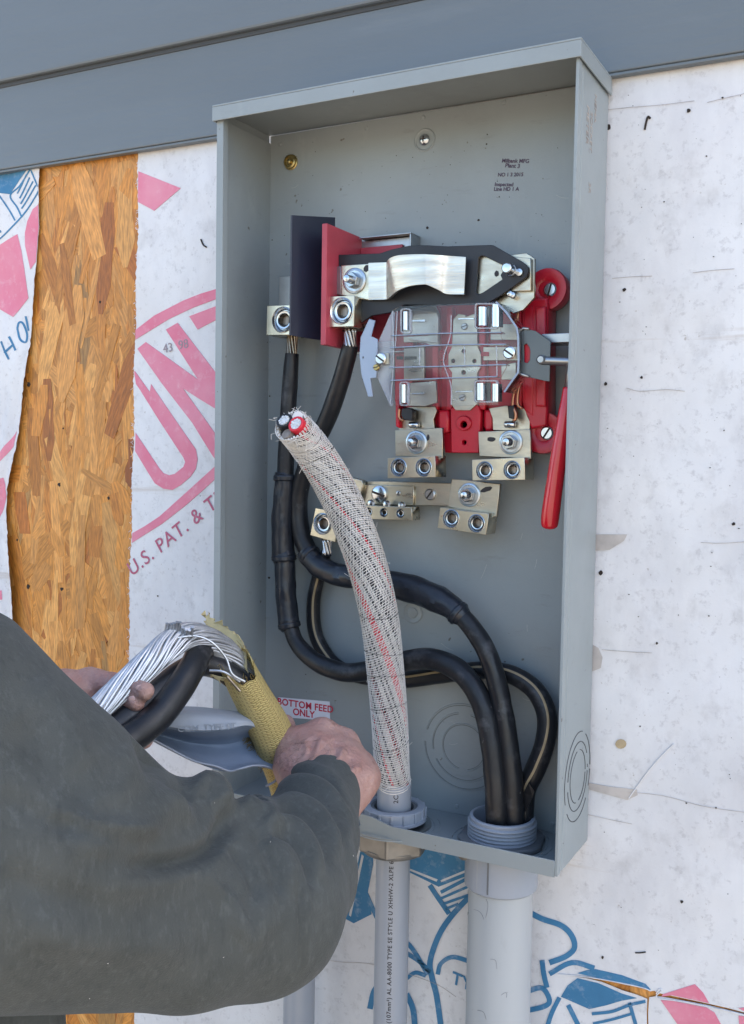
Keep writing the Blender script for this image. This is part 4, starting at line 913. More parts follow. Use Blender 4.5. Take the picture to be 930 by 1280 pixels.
for i, (p, t, a, b_) in enumerate(fr):
    v = (CAM-p).normalized(); v = (v-t*v.dot(t)).normalized(); sd_ = t.cross(v)
    ang = -.15+.25*sin(i*.05)
    nrm = v*cos(ang)+sd_*sin(ang); s2_ = v*-sin(ang)+sd_*cos(ang)
    r_ = rr[i]*1.0; pv.append([p+nrm*(r_+.0002)+s2_*.0012, p+nrm*(r_+.0005), p+nrm*(r_+.0002)-s2_*.0012])
mb.sheet(pv[8:-6]); obj('tan_stripe', mb, m_stripe, cg, smooth=True, solid=.0003)
mb = MB(); q = P(655, 990, -.052)
mb.add([q, q+Vector((.006, -.004, .012)), q+Vector((.010, -.002, -.003)), q+Vector((.002, 0, -.02)), q+Vector((.012, -.003, .004))], [(0, 1, 2), (0, 2, 3), (1, 4, 2)]); obj('torn_insulation', mb, m_cable, cg, solid=.001)

def collar(parent, a, b_, r, w2=.0035):
    p0, p1 = P(*a), P(*b_); d = (p1-p0).normalized(); m_ = Matrix.Translation(p0) @ d.to_track_quat('Z', 'Y').to_matrix().to_4x4()
    mb = MB(); mb.lathe([(r*.90, -w2), (r, -w2*.7), (r*1.04, -w2*.2), (r*1.0, w2*.1), (r*1.05, w2*.5), (r*.98, w2), (r*.88, w2*1.1)], 24, m_, 0); obj('sleeve_collar', mb, m_shrink, parent, smooth=True)
collar(ca_, (356, 597, -.040), (356, 620, -.040), .0128); collar(ca_, (355, 697, -.040), (356, 720, -.040), .0141); collar(ca_, (361.5, 781, -.040), (364, 795, -.040), .0128)
collar(cb, (387, 694, -.034), (398, 704, -.036), .0128); collar(cb, (572, 766, -.048), (580, 773, -.048), .0130)
# ------------------------------------------------------------------ fittings and conduits
def zl(name, prof, cx, cy, m, parent, n=40, smooth='auto', rot=0):
    mb = MB(); mb.lathe(prof, n, Matrix.Rotation(rot, 4, 'Z')); return obj(name, mb, m, parent, loc=(cx, cy, 0), smooth=smooth)
big = thing('large_conduit', 'wide light grey plastic conduit with threaded end entering the right of the box floor', 'conduit', (LC[0], LC[1], -1.25))
zl('pipe', [(.0330, -1.25), (.0330, -.038), (.0325, -.037)], *LC, m_pvcl, big)
zl('collar', [(.0355, -.044), (.0372, -.042), (.0372, -.0012), (.036, -.001)], *LC, m_pvc, big)
th = [(.0330, .001)]
for k in range(6): th += [(.0352, .0045+k*.0036), (.0352, .0055+k*.0036), (.0328, .0068+k*.0036)]
th += [(.0335, .0265), (.0335, .0280), (.0325, .0290), (.0300, .0290), (.0295, .0280), (.0295, -.06)]
zl('threaded_end', th, *LC, m_pvc, big)
kn = MB(); n = 48
kn.lathe([(.0356, .0022), (.0425, .0022), (.0432, .0040), (.0432, .0065), (.0420, .0080), (.0356, .0082)], n)
for i, v in enumerate(kn.v):
    a = (i % n)/n*2*pi
    if math.hypot(v[0], v[1]) > .04: f = 1+.035*(1 if (int((i % n)/4) % 2) else -.6); kn.v[i] = (v[0]*f, v[1]*f, v[2])
obj('lock_ring', kn, m_dkring, big, loc=(*LC, 0), smooth='auto')
mb = MB().box(-.0008, .0008, -.0376, -.0368, -.040, -.002); obj('mould_line', mb, m_dkring, big, loc=(*LC, 0)); 
mb = MB().box(-.0006, .0006, -.0376, -.0368, -.038, -.002); obj('mould_line', mb, m_pvcl, big, loc=(LC[0]-.012, LC[1]+.0025, 0))
obj('screw_head', MB().lathe([(.006, 0), (.006, .004), (0, .006)], 14, Matrix.Translation((-.030, -.026, -.008)) @ YR), m_fit, big, loc=(*LC, 0), smooth='auto')
# scratches on the pipe
scm = MB()
for i in range(16):
    a = rng.uniform(-2.6, -.5); z = rng.uniform(-.28, -.06); pth = []
    da, dz = rng.uniform(-.5, .5), rng.uniform(-.02, .02)
    for k in range(8):
        t = k/7; aa = a+da*t+.05*sin(4*t); pth.append(Vector((.03305*cos(aa), .03305*sin(aa), z+dz*t+.004*sin(3*t))))
    tube(scm, pth, .00018, 4)
stuff(obj('scratch', scm, m_dkring, big, loc=(*LC, 0)))

sm = thing('small_conduit_cable', 'lilac grey service cable with black lettering rising into the box through a hex connector', 'cable', (SC[0], SC[1], -1.25))
zl('jacket', [(.0182, -1.25), (.0182, .046), (.0175, .047), (.0150, .047)], *SC, m_jack, sm)
zl('connector_body', [(.0330, -.0260), (.0345, -.0235), (.0345, -.0205)], *SC, m_fit, sm)
hb = MB(); hb.prism([(.0385*cos(pi/3*i-.25), .0385*sin(pi/3*i-.25), -.0245) for i in range(6)], (0, 0, .0228)); obj('hex_nut', hb, m_fit, sm, loc=(*SC, 0), bevel=.0022)
zl('throat', [(.0265, .0018), (.0265, .0200), (.0255, .021), (.0215, .021), (.0205, .019), (.0205, -.002)], *SC, m_dkring, sm)
nut = MB(); n = 96
nut.lathe([(.0255, .0075), (.0335, .0075), (.0350, .0085), (.0350, .0110), (.0335, .0118), (.0335, .0215), (.0325, .0225), (.0255, .0225), (.0245, .021), (.0245, .0085)], n)
obj('plastic_bushing', nut, m_pvc, sm, loc=(*SC, 0), smooth='auto')
rbm = MB()
for i in range(16):
    R_ = Matrix.Rotation(2*pi*i/16, 4, 'Z'); t = MB().box(.0330, .0348, -.0013, .0013, .0118, .0222); rbm.add([R_ @ Vector(v) for v in t.v], t.f)
obj('bushing_rib', rbm, m_pvc, sm, loc=(*SC, 0), bevel=.0004)
zl('metal_washer', [(.0300, .0020), (.0400, .0020), (.0402, .0034), (.0392, .0040), (.0300, .0040)], *SC, m_galv, sm)
zl('connector_thread', [(.0275, .0020), (.0275, .0075), (.026, .0076)], *SC, m_fit, sm)
def pipe_text(txt, cx, cy, R, zbase, size, ang, m, parent, up=True):
    me = text_mesh(txt, size, .0001, ext=.00005, align='LEFT', sp=1.12)
    for v in me.vertices:
        x, y, z = v.co; a = ang-(y-size*.35)/R*(1 if up else 1)
        rr_ = R+.00012+z; v.co = (cx+rr_*cos(a), cy+rr_*sin(a), zbase+x)
    return obj('lettering', me, m, parent, fixn=False)
aa = math.atan2(CAM.y-SC[1], CAM.x-SC[0])
pipe_text('4/0 AWG(107mm²) AL AA-8000 TYPE SE STYLE U XHHW-2 XLPE 600', *SC, .0182, -.236, .0064, aa-.10, m_ink, sm)
pipe_text('2C', *SC, .0182, .030, .0070, aa+.1, m_ink, sm)
# third pipe under the elbow
tp = thing('thin_conduit', 'narrow grey conduit low on the wall under the elbow', 'conduit', tuple(P(373, 1240, -.03))[:2]+(-1.25,))
q = P(374, 1240, -.03); zl('pipe', [(.0185, -1.25), (.0185, -.06), (.017, -.058), (0, -.058)], q.x, q.y, m_jack, tp)

# ------------------------------------------------------------------ net covered cable
nc = thing('net_covered_cable', 'cut end of thick cable in a white net sleeve leaning up out of the bushing', 'cable', (SC[0], SC[1], .0))
npts = [(492, 1003, None, .0180), (490, 960, -.066, .0180), (487, 900, -.072, .0185), (481, 830, -.080, .0190), (473, 765, -.088, .0195), (457, 700, -.096, .0200), (434, 640, -.104, .0200), (407, 588, -.117, .0195), (383, 553, -.137, .0186), (364, 531, -.164, .0172)]
base = Vector((SC[0], SC[1], .040)); W4 = [(*base, .0176)]
for u, v, y, r in npts[1:]: q = P(u, v, y); W4.append((q.x, q.y, q.z, r))
s_ = catmull(W4, 14); NP = [Vector(q[:3]) for q in s_]; NR = [q[3] for q in s_]
fr = frames(NP); Lc = np.concatenate([[0], np.cumsum([(NP[i+1]-NP[i]).length for i in range(len(NP)-1)])]); Lt = Lc[-1]
Px = np.array([tuple(q) for q in NP])
def at_len(l):
    i = int(np.clip(np.searchsorted(Lc, l)-1, 0, len(NP)-2)); t = (l-Lc[i])/(Lc[i+1]-Lc[i])
    p = NP[i].lerp(NP[i+1], t); a = fr[i][2].lerp(fr[i+1][2], t).normalized(); b_ = fr[i][3].lerp(fr[i+1][3], t).normalized(); return p, a, b_, NR[i]*(1-t)+NR[i+1]*t
# two twisted insulated conductors and filler inside
for nm, m, ph in (('black_conductor', m_cable, pi*.55), ('red_conductor', m_redins, pi*1.62), ('filler_strand', m_grins, pi*1.1), ('filler_strand', m_white_str, pi*.05)):
    pth = []; R_ = []
    for l in list(np.arange(0, Lt-.001, .004))+[Lt+(.003 if nm != 'filler_strand' else 0)]:
        p, a, b_, r = at_len(min(l, Lt-1e-5)); an = ph-16*(min(l, Lt)-Lt); big_ = nm != 'filler_strand'
        pth.append(p+fr[-1][1]*max(0, l-Lt)+(a*cos(an)+b_*sin(an))*r*(.47 if big_ else .60)); R_.append(r*(.50 if big_ else .33))
    mb = MB(); tube(mb, pth, R_, 16); o = obj(nm, mb, m, nc, smooth='auto')
    if nm != 'filler_strand':
        e0 = pth[-1]; t = (pth[-1]-pth[-2]).normalized(); a = t.orthogonal().normalized(); b_ = t.cross(a)
        mb = MB(); rr_ = R_[-1]
        for k, (R2, cnt) in enumerate(((0, 1), (.26, 6), (.52, 10))):
            for i in range(cnt):
                cpt = e0+(a*cos(i*2*pi/cnt)+b_*sin(i*2*pi/cnt))*rr_*R2; tube(mb, [cpt-t*.004, cpt+t*rng.uniform(.0005, .0018)], rr_*.16, 8)
        obj('aluminium_core', mb, m_core, o, smooth='auto')
        mb = MB(); tube(mb, [e0-t*.006, e0+t*.0003], rr_*.74, 16); obj('core_face', mb, m_core, o)
        mb = MB(); cr = [e0+(a*cos(q)+b_*sin(q))*rr_*.84 for q in np.linspace(0, 2*pi, 21)]; tube(mb, cr, rr_*.16, 8, cap=False); obj('insulation_edge', mb, m, o, smooth=True)
# tan-white strand bundle ring at the cut end
mb = MB()
for i in range(30):
    a_ = 2*pi*i/30; 
    p, a, b_, r = at_len(Lt-.001); t = fr[-1][1]; d = a*cos(a_)+b_*sin(a_)
    tube(mb, [p+d*r*.90-t*.006, p+d*r*.92+t*rng.uniform(-.001, .0012)], .0011, 6)
obj('cut_strand_ring', mb, m_white_str, nc, smooth='auto')
# inner neutral strands: helically laid wires just under the net
mb = MB(); mbr = MB(); mbk = MB(); NS = 46
for i in range(NS):
    pth = []
    for l in np.arange(0.006, Lt-.002, .006):
        p, a, b_, r = at_len(l); an = 2*pi*i/NS-15*l; pth.append(p+(a*cos(an)+b_*sin(an))*r*.93)
    tgt = mbr if i in (3, 4, 5, 19, 33) else (mbk if i % 4 in (0,) or i in (11, 29, 30, 41) else mb)
    tube(tgt, pth, .00115, 6)
m_tape = mat('pale_inner_wire', (.60, .58, .55), .45, .3, var=.5, vs=50)
obj('pale_wires', mb, m_tape, nc, smooth=True); obj('red_tracer', mbr, m_redins, nc, smooth=True); obj('dark_wires', mbk, m_cable, nc, smooth=True)
# the net: crossing white threads
net = MB()
n1 = 34
for sgn, cnt, pitch, rr_ in ((1, 30, 20, .00036), (-1, 0, 0, .0003)):
    for i in range(cnt):
        pth = []
        ph0 = rng.uniform(-.03, .03)
        for l in np.arange(.010, Lt+.0005, .005):
            p, a, b_, r = at_len(min(l, Lt)); an = 2*pi*i/cnt+sgn*pitch*l+ph0+.05*sin(l*60+i); pth.append(p+(a*cos(an)+b_*sin(an))*(r*1.0+.0003))
        tube(net, pth, rr_, 4)
for i, l0 in enumerate(np.arange(.009, Lt-.001, .0024)):
    pth = []
    jit = rng.uniform(-.0004, .0004)
    for k in range(25):
        an = 2*pi*k/24; l = l0+jit+.010*sin(an+l0*12)*.9+.0004*sin(3*an+i)
        p, a, b_, r = at_len(min(max(l, .0), Lt)); pth.append(p+(a*cos(an)+b_*sin(an))*(r+.0006))
    tube(net, pth, (.00046 if i % 3 else .00056), 4, cap=False)
net_o = obj('net_sleeve', net, m_white_str, nc, smooth=True); stuff(net_o)
for l0 in (.30*Lt, .36*Lt, .46*Lt, .12*Lt, .885*Lt, .94*Lt, .22*Lt):
    pth = []
    for k in range(25):
        an = 2*pi*k/24; p, a, b_, r = at_len(min(l0+.004*sin(an+l0*30), Lt)); pth.append(p+(a*cos(an)+b_*sin(an))*(r+.0008))
    bk = MB(); tube(bk, pth, .00030, 4, cap=False); obj('dark_thread', bk, m_ink, nc, smooth=True)
fy = MB()
for i in range(70):
    l = rng.choice([Lt-.001, .012, Lt*.88, rng.uniform(0, Lt)], p=[.4, .35, .1, .15]); an = rng.uniform(0, 2*pi); p, a, b_, r = at_len(l); d = a*cos(an)+b_*sin(an); t = fr[min(int(l/Lt*(len(fr)-1)), len(fr)-1)][1]
    q = p+d*r; s2_ = Vector(rng.normal(0, .0025, 3)); q1 = q+d*rng.uniform(.001, .003)+s2_; q2 = q1+d*.001+Vector(rng.normal(0, .003, 3)); tube(fy, [q, q1, q2], .00022, 4)
stuff(obj('frayed_thread', fy, m_white_str, nc))

# ------------------------------------------------------------------ the stripped cable held by the worker
hc = thing('stripped_cable', 'stripped service cable in the hands with yellow woven wrap, bare strands and peeled grey jacket', 'cable', tuple(Q(345, 950, .98)))
def uvtube_sheet(rows):
    mb = MB(); mb.sheet(rows); me = mb.mesh(); me['done'] = 1; u = me.uv_layers.new(name='UVMap'); n = len(rows[0]); mrows = len(rows)
    for p in me.polygons:
        for li in p.loop_indices:
            vi = me.loops[li].vertex_index; u.data[li].uv = ((vi % n)/(n-1), (vi//n)/(mrows-1))
    return me
# yellow wrap: an open tube cut obliquely at its upper end
yp = catmull([(*Q(a, b_, d), r) for a, b_, d, r in ((276, 798, .955, .0150), (297, 836, .960, .0165), (315, 870, .965, .0180), (333, 903, .970, .0198), (345, 932, .975, .0195), (354, 967, .985, .0170), (361, 1000, .995, .015))], 12)
fy_ = frames([Vector(q[:3]) for q in yp]); rows = []
for i, (p, t, a, b_) in enumerate(fy_):
    v = (CAM-p).normalized(); v = (v-t*v.dot(t)).normalized(); sd_ = t.cross(v)
    row = []
    for k in range(45):
        an = 2*pi*k/44+pi; row.append((p, an, v, sd_, yp[i][3], t))
    rows.append(row)
cut = []
K = 45
for j in range(len(rows)):
    rr_ = []
    for k in range(K):
        an = 2*pi*k/(K-1)+pi; s = j/(len(rows)-1)
        # start of the tube differs with angle: far side is longer (the flap), near side cut back
        side = cos(an)                                  # 1 = towards the viewer
        lr = sin(an)
        start = .06+.17*max(0, side)+.055*(-lr if lr < 0 else -.6*lr)+.01*sin(an*7)
        f_ = start+(1-start)*s; x = f_*(len(rows)-1); i = int(min(x, len(rows)-2)); tt = x-i
        p = rows[i][k][0].lerp(rows[i+1][k][0], tt); v = rows[i][k][2].lerp(rows[i+1][k][2], tt); sd_ = rows[i][k][3].lerp(rows[i+1][k][3], tt); r = rows[i][k][4]*(1-tt)+rows[i+1][k][4]*tt
        r *= 1+.05*noise.noise(Vector((an*1.2, f_*7, 0)))
        rr_.append(p+v*cos(an)*r+sd_*sin(an)*r)
    cut.append(rr_)
me = uvtube_sheet(cut); o = obj('woven_wrap', me, m_yel, hc, smooth=True, solid=.0009)
fz = MB()
for i in range(60):
    k = rng.randint(0, K-1); p = cut[0][k]; d = (cut[0][k]-cut[2][k]).normalized(); l = rng.uniform(.002, .008)
    q1 = p+d*l*.5+Vector(rng.normal(0, .0015, 3)); tube(fz, [p, q1, q1+d*l*.5+Vector(rng.normal(0, .002, 3))], .00022, 4)
for i in range(320):
    s = rng.uniform(.5, .95); u_, v_ = 304+(s-.5)*84, 908+(s-.5)*112; p = Q(u_+rng.normal(0, 3), v_+rng.normal(0, 3), .972); l = .006
    q1 = p+Vector(rng.normal(0, .003, 3)); tube(fz, [p, q1, q1+Vector(rng.normal(0, .003, 3))+Vector((-.002, 0, -.003))], .00025, 4)
stuff(obj('frayed_yarn', fz, m_yel, hc))
# tan backing flap above, ragged
def patch(name, rowsp, m, parent, k=6, solid=.0008, ragged=0):
    R2 = []
    for r in rowsp:
        s2 = catmull([tuple(Q(*q)) for q in r], k); R2.append(s2)
    cols_ = list(zip(*R2)); out = [catmull(cl, k) for cl in cols_]
    rows_ = [[Vector(q) for q in r] for r in zip(*out)]
    if ragged:
        for r in rows_:
            for idx in (0, -1): r[idx] = r[idx]+Vector(rng.normal(0, ragged, 3))
        rows_[0] = [q+Vector(rng.normal(0, ragged, 3)) for q in rows_[0]]
    mb = MB(); mb.sheet(rows_); return obj(name, mb, m, parent, smooth=True, solid=solid)
patch('tape_flap', [[(254, 764, .99), (258, 782, .985), (262, 798, .98)], [(266, 774, .988), (270, 786, .984), (274, 802, .976)], [(284, 784, .982), (288, 797, .978), (290, 815, .972)], [(303, 800, .972), (308, 818, .968), (309, 842, .962)]], m_tan, hc, ragged=.0015)
patch('tape_flap', [[(256, 838, .95), (276, 852, .945)], [(262, 843, .95), (284, 848, .945)], [(280, 852, .955), (300, 850, .955)]], m_tan, hc, ragged=.001)
# insulated conductors
def qcable(name, pts, m, par=hc, wob=.04, n=20, k=10):
    w_, rr = pxpath([(u, v, d, r) for u, v, d, r in pts], k, 'Q'); mb = MB(); tube(mb, w_, rr, n, wob=wob); return obj(name, mb, m, par, smooth='auto')
qcable('black_conductor', [(120, 945, .845, .0135), (160, 925, .865, .0135), (195, 898, .885, .0135), (222, 864, .905, .0132), (240, 835, .925, .0128), (250, 816, .945, .0120), (262, 812, .960, .0115), (290, 830, .972, .0110), (315, 855, .975, .010)], m_cable)
qcable('black_conductor', [(110, 930, .870, .0125), (150, 905, .885, .0125), (190, 872, .905, .0122), (225, 842, .930, .0118), (250, 830, .950, .0115), (280, 838, .962, .0115), (310, 862, .970, .011)], m_cable)
# bare strand bundle
sm_ = MB(); bpth = catmull([(*Q(u, v, d), r*.9) for u, v, d, r in ((98, 906, .86, .0110), (128, 881, .875, .0112), (160, 852, .89, .0122), (190, 825, .905, .0130), (213, 805, .92, .0136), (236, 795, .935, .0130), (262, 801, .95, .0122), (285, 817, .965, .012), (305, 840, .972, .010), (325, 865, .975, .009))], 8)
fb_ = frames([Vector(q[:3]) for q in bpth]); Nn = len(bpth)
for i in range(25):
    off = i/25*2*pi; pth = []
    for j, (p, t, a, b_) in enumerate(fb_):
        v = (CAM-p).normalized(); v = (v-t*v.dot(t)).normalized(); sd_ = t.cross(v); r = bpth[j][3]
        an = off+.095*j+.06*sin(i*2.3+j*.25); pth.append(p+v*sin(an)*r*.62+sd_*cos(an)*r*(.98+.04*sin(i*3.1)))
    if i % 4 == 0: pth = pth[:58+i % 7]
    tube(sm_, pth, .00158, 8)
for i in range(9):   # cut ends standing up at the crest
    b0 = Q(208+i*4.0, 800-i*.4, .925); d = Q(209+i*4.1+rng.uniform(-1, 1), 781-4*sin(i*.7)+rng.uniform(-2, 3), .918)
    tube(sm_, [b0, b0.lerp(d, .5)+Vector((-.001, 0, .001)), d], .0017, 8)
obj('bare_strands', sm_, m_strand2, hc, smooth='auto')
mb = MB(); tube(mb, [Vector(q[:3]) for q in bpth], [q[3]*.55 for q in bpth], 12); obj('inner_strands', mb, m_strandd, hc, smooth=True)
qcable('loose_wire', [(222, 797, .918, .0012), (245, 795, .925, .0012), (265, 803, .93, .0012), (282, 822, .935, .0012), (290, 842, .935, .0012), (306, 852, .94, .0012)], m_strand2, n=8)
qcable('loose_wire', [(262, 838, .935, .0012), (280, 840, .935, .0012), (300, 852, .94, .0012)], m_strand2, n=8)
qcable('loose_wire', [(284, 846, .945, .0013), (300, 864, .945, .0013)], m_strandd, n=8)
# peeled jacket: upper roll, hollow and thin curling lower edge
J = [[(170, 890, .95), (200, 885, .95), (240, 884, .955), (280, 888, .96), (312, 893, .965), (335, 905, .975)],
     [(170, 898, .93), (200, 892, .93), (240, 893, .935), (280, 897, .942), (312, 901, .95), (335, 915, .965)],
     [(168, 908, .925), (200, 907, .925), (240, 913, .928), (280, 912, .936), (312, 907, .948), (336, 922, .962)]]
patch('grey_jacket', J, m_jackw, hc, solid=.0016)
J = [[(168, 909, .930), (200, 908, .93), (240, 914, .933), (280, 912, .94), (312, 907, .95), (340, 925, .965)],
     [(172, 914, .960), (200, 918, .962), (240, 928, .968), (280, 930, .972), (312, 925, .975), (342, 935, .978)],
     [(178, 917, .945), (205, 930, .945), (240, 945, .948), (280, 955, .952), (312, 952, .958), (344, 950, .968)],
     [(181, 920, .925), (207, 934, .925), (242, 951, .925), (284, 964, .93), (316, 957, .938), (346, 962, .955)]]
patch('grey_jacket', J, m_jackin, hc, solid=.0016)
w_, _ = pxpath([(181, 919, .924, 0), (207, 933, .924, 0), (242, 951, .924, 0), (270, 958, .926, 0), (287, 964, .929, 0), (300, 961, .93, 0), (318, 957, .937, 0), (336, 959, .945, 0), (346, 966, .952, 0), (344, 976, .952, 0), (332, 983, .950, 0)], 8, 'Q')
mb = MB(); tube(mb, w_, .0011, 8); obj('jacket_edge', mb, m_jack, hc, smooth=True)
me = text_mesh('CON. TYPE ST', .0085, 0, align='LEFT'); 
o_, xd, yd = Q(222, 915, .9235), (Q(300, 911, .938)-Q(222, 915, .9235)).normalized(), UP
zd = xd.cross(yd).normalized(); MM = Matrix((xd, yd, zd)).transposed().to_4x4(); MM.translation = o_; me.transform(MM); obj('faint_lettering', me, m_jackw, hc, fixn=False)
# dark blue plastic tray of cover glass inside the lower left of the box
# ------------------------------------------------------------------ signed distance modelling for the person
def rc(Pt, a, b_, ra, rb_):
    a = np.array(a, np.float32); b_ = np.array(b_, np.float32); ba = b_-a; pa = Pt-a
    h = np.clip((pa@ba)/(ba@ba), 0, 1); return np.linalg.norm(pa-h[..., None]*ba, axis=-1)-(ra+(rb_-ra)*h)
def smin(a, b_, k):
    h = np.clip(.5+.5*(b_-a)/k, 0, 1); return b_+(a-b_)*h-k*h*(1-h)
def surf(prims, h, pad=.01, k=.012, flat=None):
    """prims: list of (a, b, ra, rb, k) blended; returns verts, faces by surface nets"""
    A = np.array([list(p[0])+list(p[1]) for p in prims]); R = np.array([max(p[2], p[3]) for p in prims])
    lo = np.minimum(A[:, :3], A[:, 3:]).__sub__(R[:, None]).min(0)-pad; hi = (np.maximum(A[:, :3], A[:, 3:])+R[:, None]).max(0)+pad
    n = np.ceil((hi-lo)/h).astype(int)+1
    ax = [lo[i]+h*np.arange(n[i], dtype=np.float32) for i in range(3)]
    F = np.full(n, 9., np.float32)
    for p in prims:
        kk = p[4] if len(p) > 4 else k
        r_ = max(p[2], p[3])+kk*1.5+2*h; l2 = np.minimum(p[0], p[1])-r_; h2 = np.maximum(p[0], p[1])+r_
        i0 = np.clip(((l2-lo)/h).astype(int), 0, n-1); i1 = np.clip(((h2-lo)/h).astype(int)+2, 1, n)
        G = np.stack(np.meshgrid(*[ax[q][i0[q]:i1[q]] for q in range(3)], indexing='ij'), -1)
        s = tuple(slice(i0[q], i1[q]) for q in range(3))
        F[s] = smin(F[s], rc(G, p[0], p[1], p[2], p[3]).astype(np.float32), kk)
    sgn = F < 0
    cs = [sgn[dx:n[0]-1+dx, dy:n[1]-1+dy, dz:n[2]-1+dz] for dx in (0, 1) for dy in (0, 1) for dz in (0, 1)]
    tot = sum(c_.astype(np.int8) for c_ in cs); act = (tot > 0) & (tot < 8)
    idx = -np.ones(act.shape, np.int64); ids = np.argwhere(act); idx[act] = np.arange(len(ids))
    acc = np.zeros((len(ids), 3)); cnt = np.zeros(len(ids)); i, j, l = ids.T
    corner = [(dx, dy, dz) for dx in (0, 1) for dy in (0, 1) for dz in (0, 1)]
    for ca in corner:
        for cb_ in corner:
            if sum(cb_) == sum(ca)+1 and all(cb_[q] >= ca[q] for q in range(3)):
                fa = F[i+ca[0], j+ca[1], l+ca[2]]; f2 = F[i+cb_[0], j+cb_[1], l+cb_[2]]
                x = (fa < 0) != (f2 < 0); t = np.where(x, fa/(fa-f2+1e-12), 0)
                pos = np.array(ca)+t[:, None]*(np.array(cb_)-np.array(ca)); acc += pos*x[:, None]; cnt += x
    V = lo+h*(ids+acc/cnt[:, None]); fs = []
    for ax_, (o1, o2) in enumerate((((0, 1, 0), (0, 0, 1)), ((0, 0, 1), (1, 0, 0)), ((1, 0, 0), (0, 1, 0)))):
        e = [0, 0, 0]; e[ax_] = 1
        sa = sgn[1:n[0]-1, 1:n[1]-1, 1:n[2]-1]; sb_ = sgn[1+e[0]:n[0]-1+e[0], 1+e[1]:n[1]-1+e[1], 1+e[2]:n[2]-1+e[2]]
        ch = np.argwhere(sa != sb_)+1; o1 = np.array(o1); o2 = np.array(o2)
        q = [ch, ch-o1, ch-o1-o2, ch-o2]; ok = np.all([np.all((w2 < np.array(act.shape)) & (w2 >= 0), axis=1) for w2 in q], axis=0); q = [w2[ok] for w2 in q]; ch = ch[ok]
        ii = np.stack([idx[w2[:, 0], w2[:, 1], w2[:, 2]] for w2 in q], 1)
        flip = sgn[ch[:, 0], ch[:, 1], ch[:, 2]]; ii[~flip] = ii[~flip][:, ::-1]; fs.append(ii)
    fs = np.concatenate(fs); fs = fs[(fs >= 0).all(1)]
    return V, fs
def npmesh(name, V, Fc):
    me = bpy.data.meshes.new(name); me.vertices.add(len(V)); me.vertices.foreach_set('co', np.asarray(V, np.float32).ravel())
    me.loops.add(Fc.size); me.loops.foreach_set('vertex_index', Fc.astype(np.int32).ravel()); me.polygons.add(len(Fc))
    me.polygons.foreach_set('loop_start', np.arange(0, Fc.size, 4, dtype=np.int32)); me.update(calc_edges=True); me.validate(); me['done'] = 1; return me
def relax(V, Fc, it=2, w2=.5):
    for _ in range(it):
        s = np.zeros_like(V); n_ = np.zeros(len(V))
        for a, b_ in ((0, 1), (1, 2), (2, 3), (3, 0)):
            np.add.at(s, Fc[:, a], V[Fc[:, b_]]); np.add.at(n_, Fc[:, a], 1); np.add.at(s, Fc[:, b_], V[Fc[:, a]]); np.add.at(n_, Fc[:, b_], 1)
        V = V*(1-w2)+w2*s/np.maximum(n_, 1)[:, None]
    return V
def normals(V, Fc):
    fn = np.cross(V[Fc[:, 2]]-V[Fc[:, 0]], V[Fc[:, 3]]-V[Fc[:, 1]]); n_ = np.zeros_like(V)
    for a in range(4): np.add.at(n_, Fc[:, a], fn)
    return n_/np.maximum(np.linalg.norm(n_, axis=1), 1e-12)[:, None]
aR, aU, aF, aC = (np.array(q) for q in (RT, UP, fwd, CAM))
def projs(V):
    d = V-aC; z = d@aF; return 465+FPX*(d@aR)/z, 640-FPX*(d@aU)/z, z
def creases(V, Fc, lst):
    """sculpts soft fold lines: each is (px polyline, sigma_px, height_m); only on the skin turned to the polyline's side"""
    Nn = normals(V, Fc); u, v, z = projs(V); face = -(Nn@aF); D = np.zeros(len(V))
    for pl, sg, hh in lst:
        s = np.array(catmull(pl, 8)); d2 = np.full(len(V), 1e9); tt = np.zeros(len(V))
        box_ = (u > s[:, 0].min()-4*sg) & (u < s[:, 0].max()+4*sg) & (v > s[:, 1].min()-4*sg) & (v < s[:, 1].max()+4*sg) & (face > -.2)
        ix = np.where(box_)[0]
        if not len(ix): continue
        best = np.full(len(ix), 1e9); bt = np.zeros(len(ix))
        for q in range(len(s)-1):
            a = s[q]; ab = s[q+1]-a; pa = np.stack([u[ix], v[ix]], 1)-a; t = np.clip((pa@ab)/(ab@ab+1e-9), 0, 1); dd = ((pa-t[:, None]*ab)**2).sum(1)
            m3 = dd < best; best[m3] = dd[m3]; bt[m3] = (q+t[m3])/(len(s)-1)
        fade = np.clip(np.minimum(bt, 1-bt)*5, .0, 1)**.7
        D[ix] += hh*np.exp(-best/(2*sg*sg))*fade
    return V+Nn*D[:, None]

person = thing('person', 'person in a dark grey sweatshirt reaching in from the left and gripping the stripped cable', 'person', (0, -.62, -1.25))
v3 = lambda q: np.array(tuple(q))
Sh = v3(Q(-70, 975, .60)); 
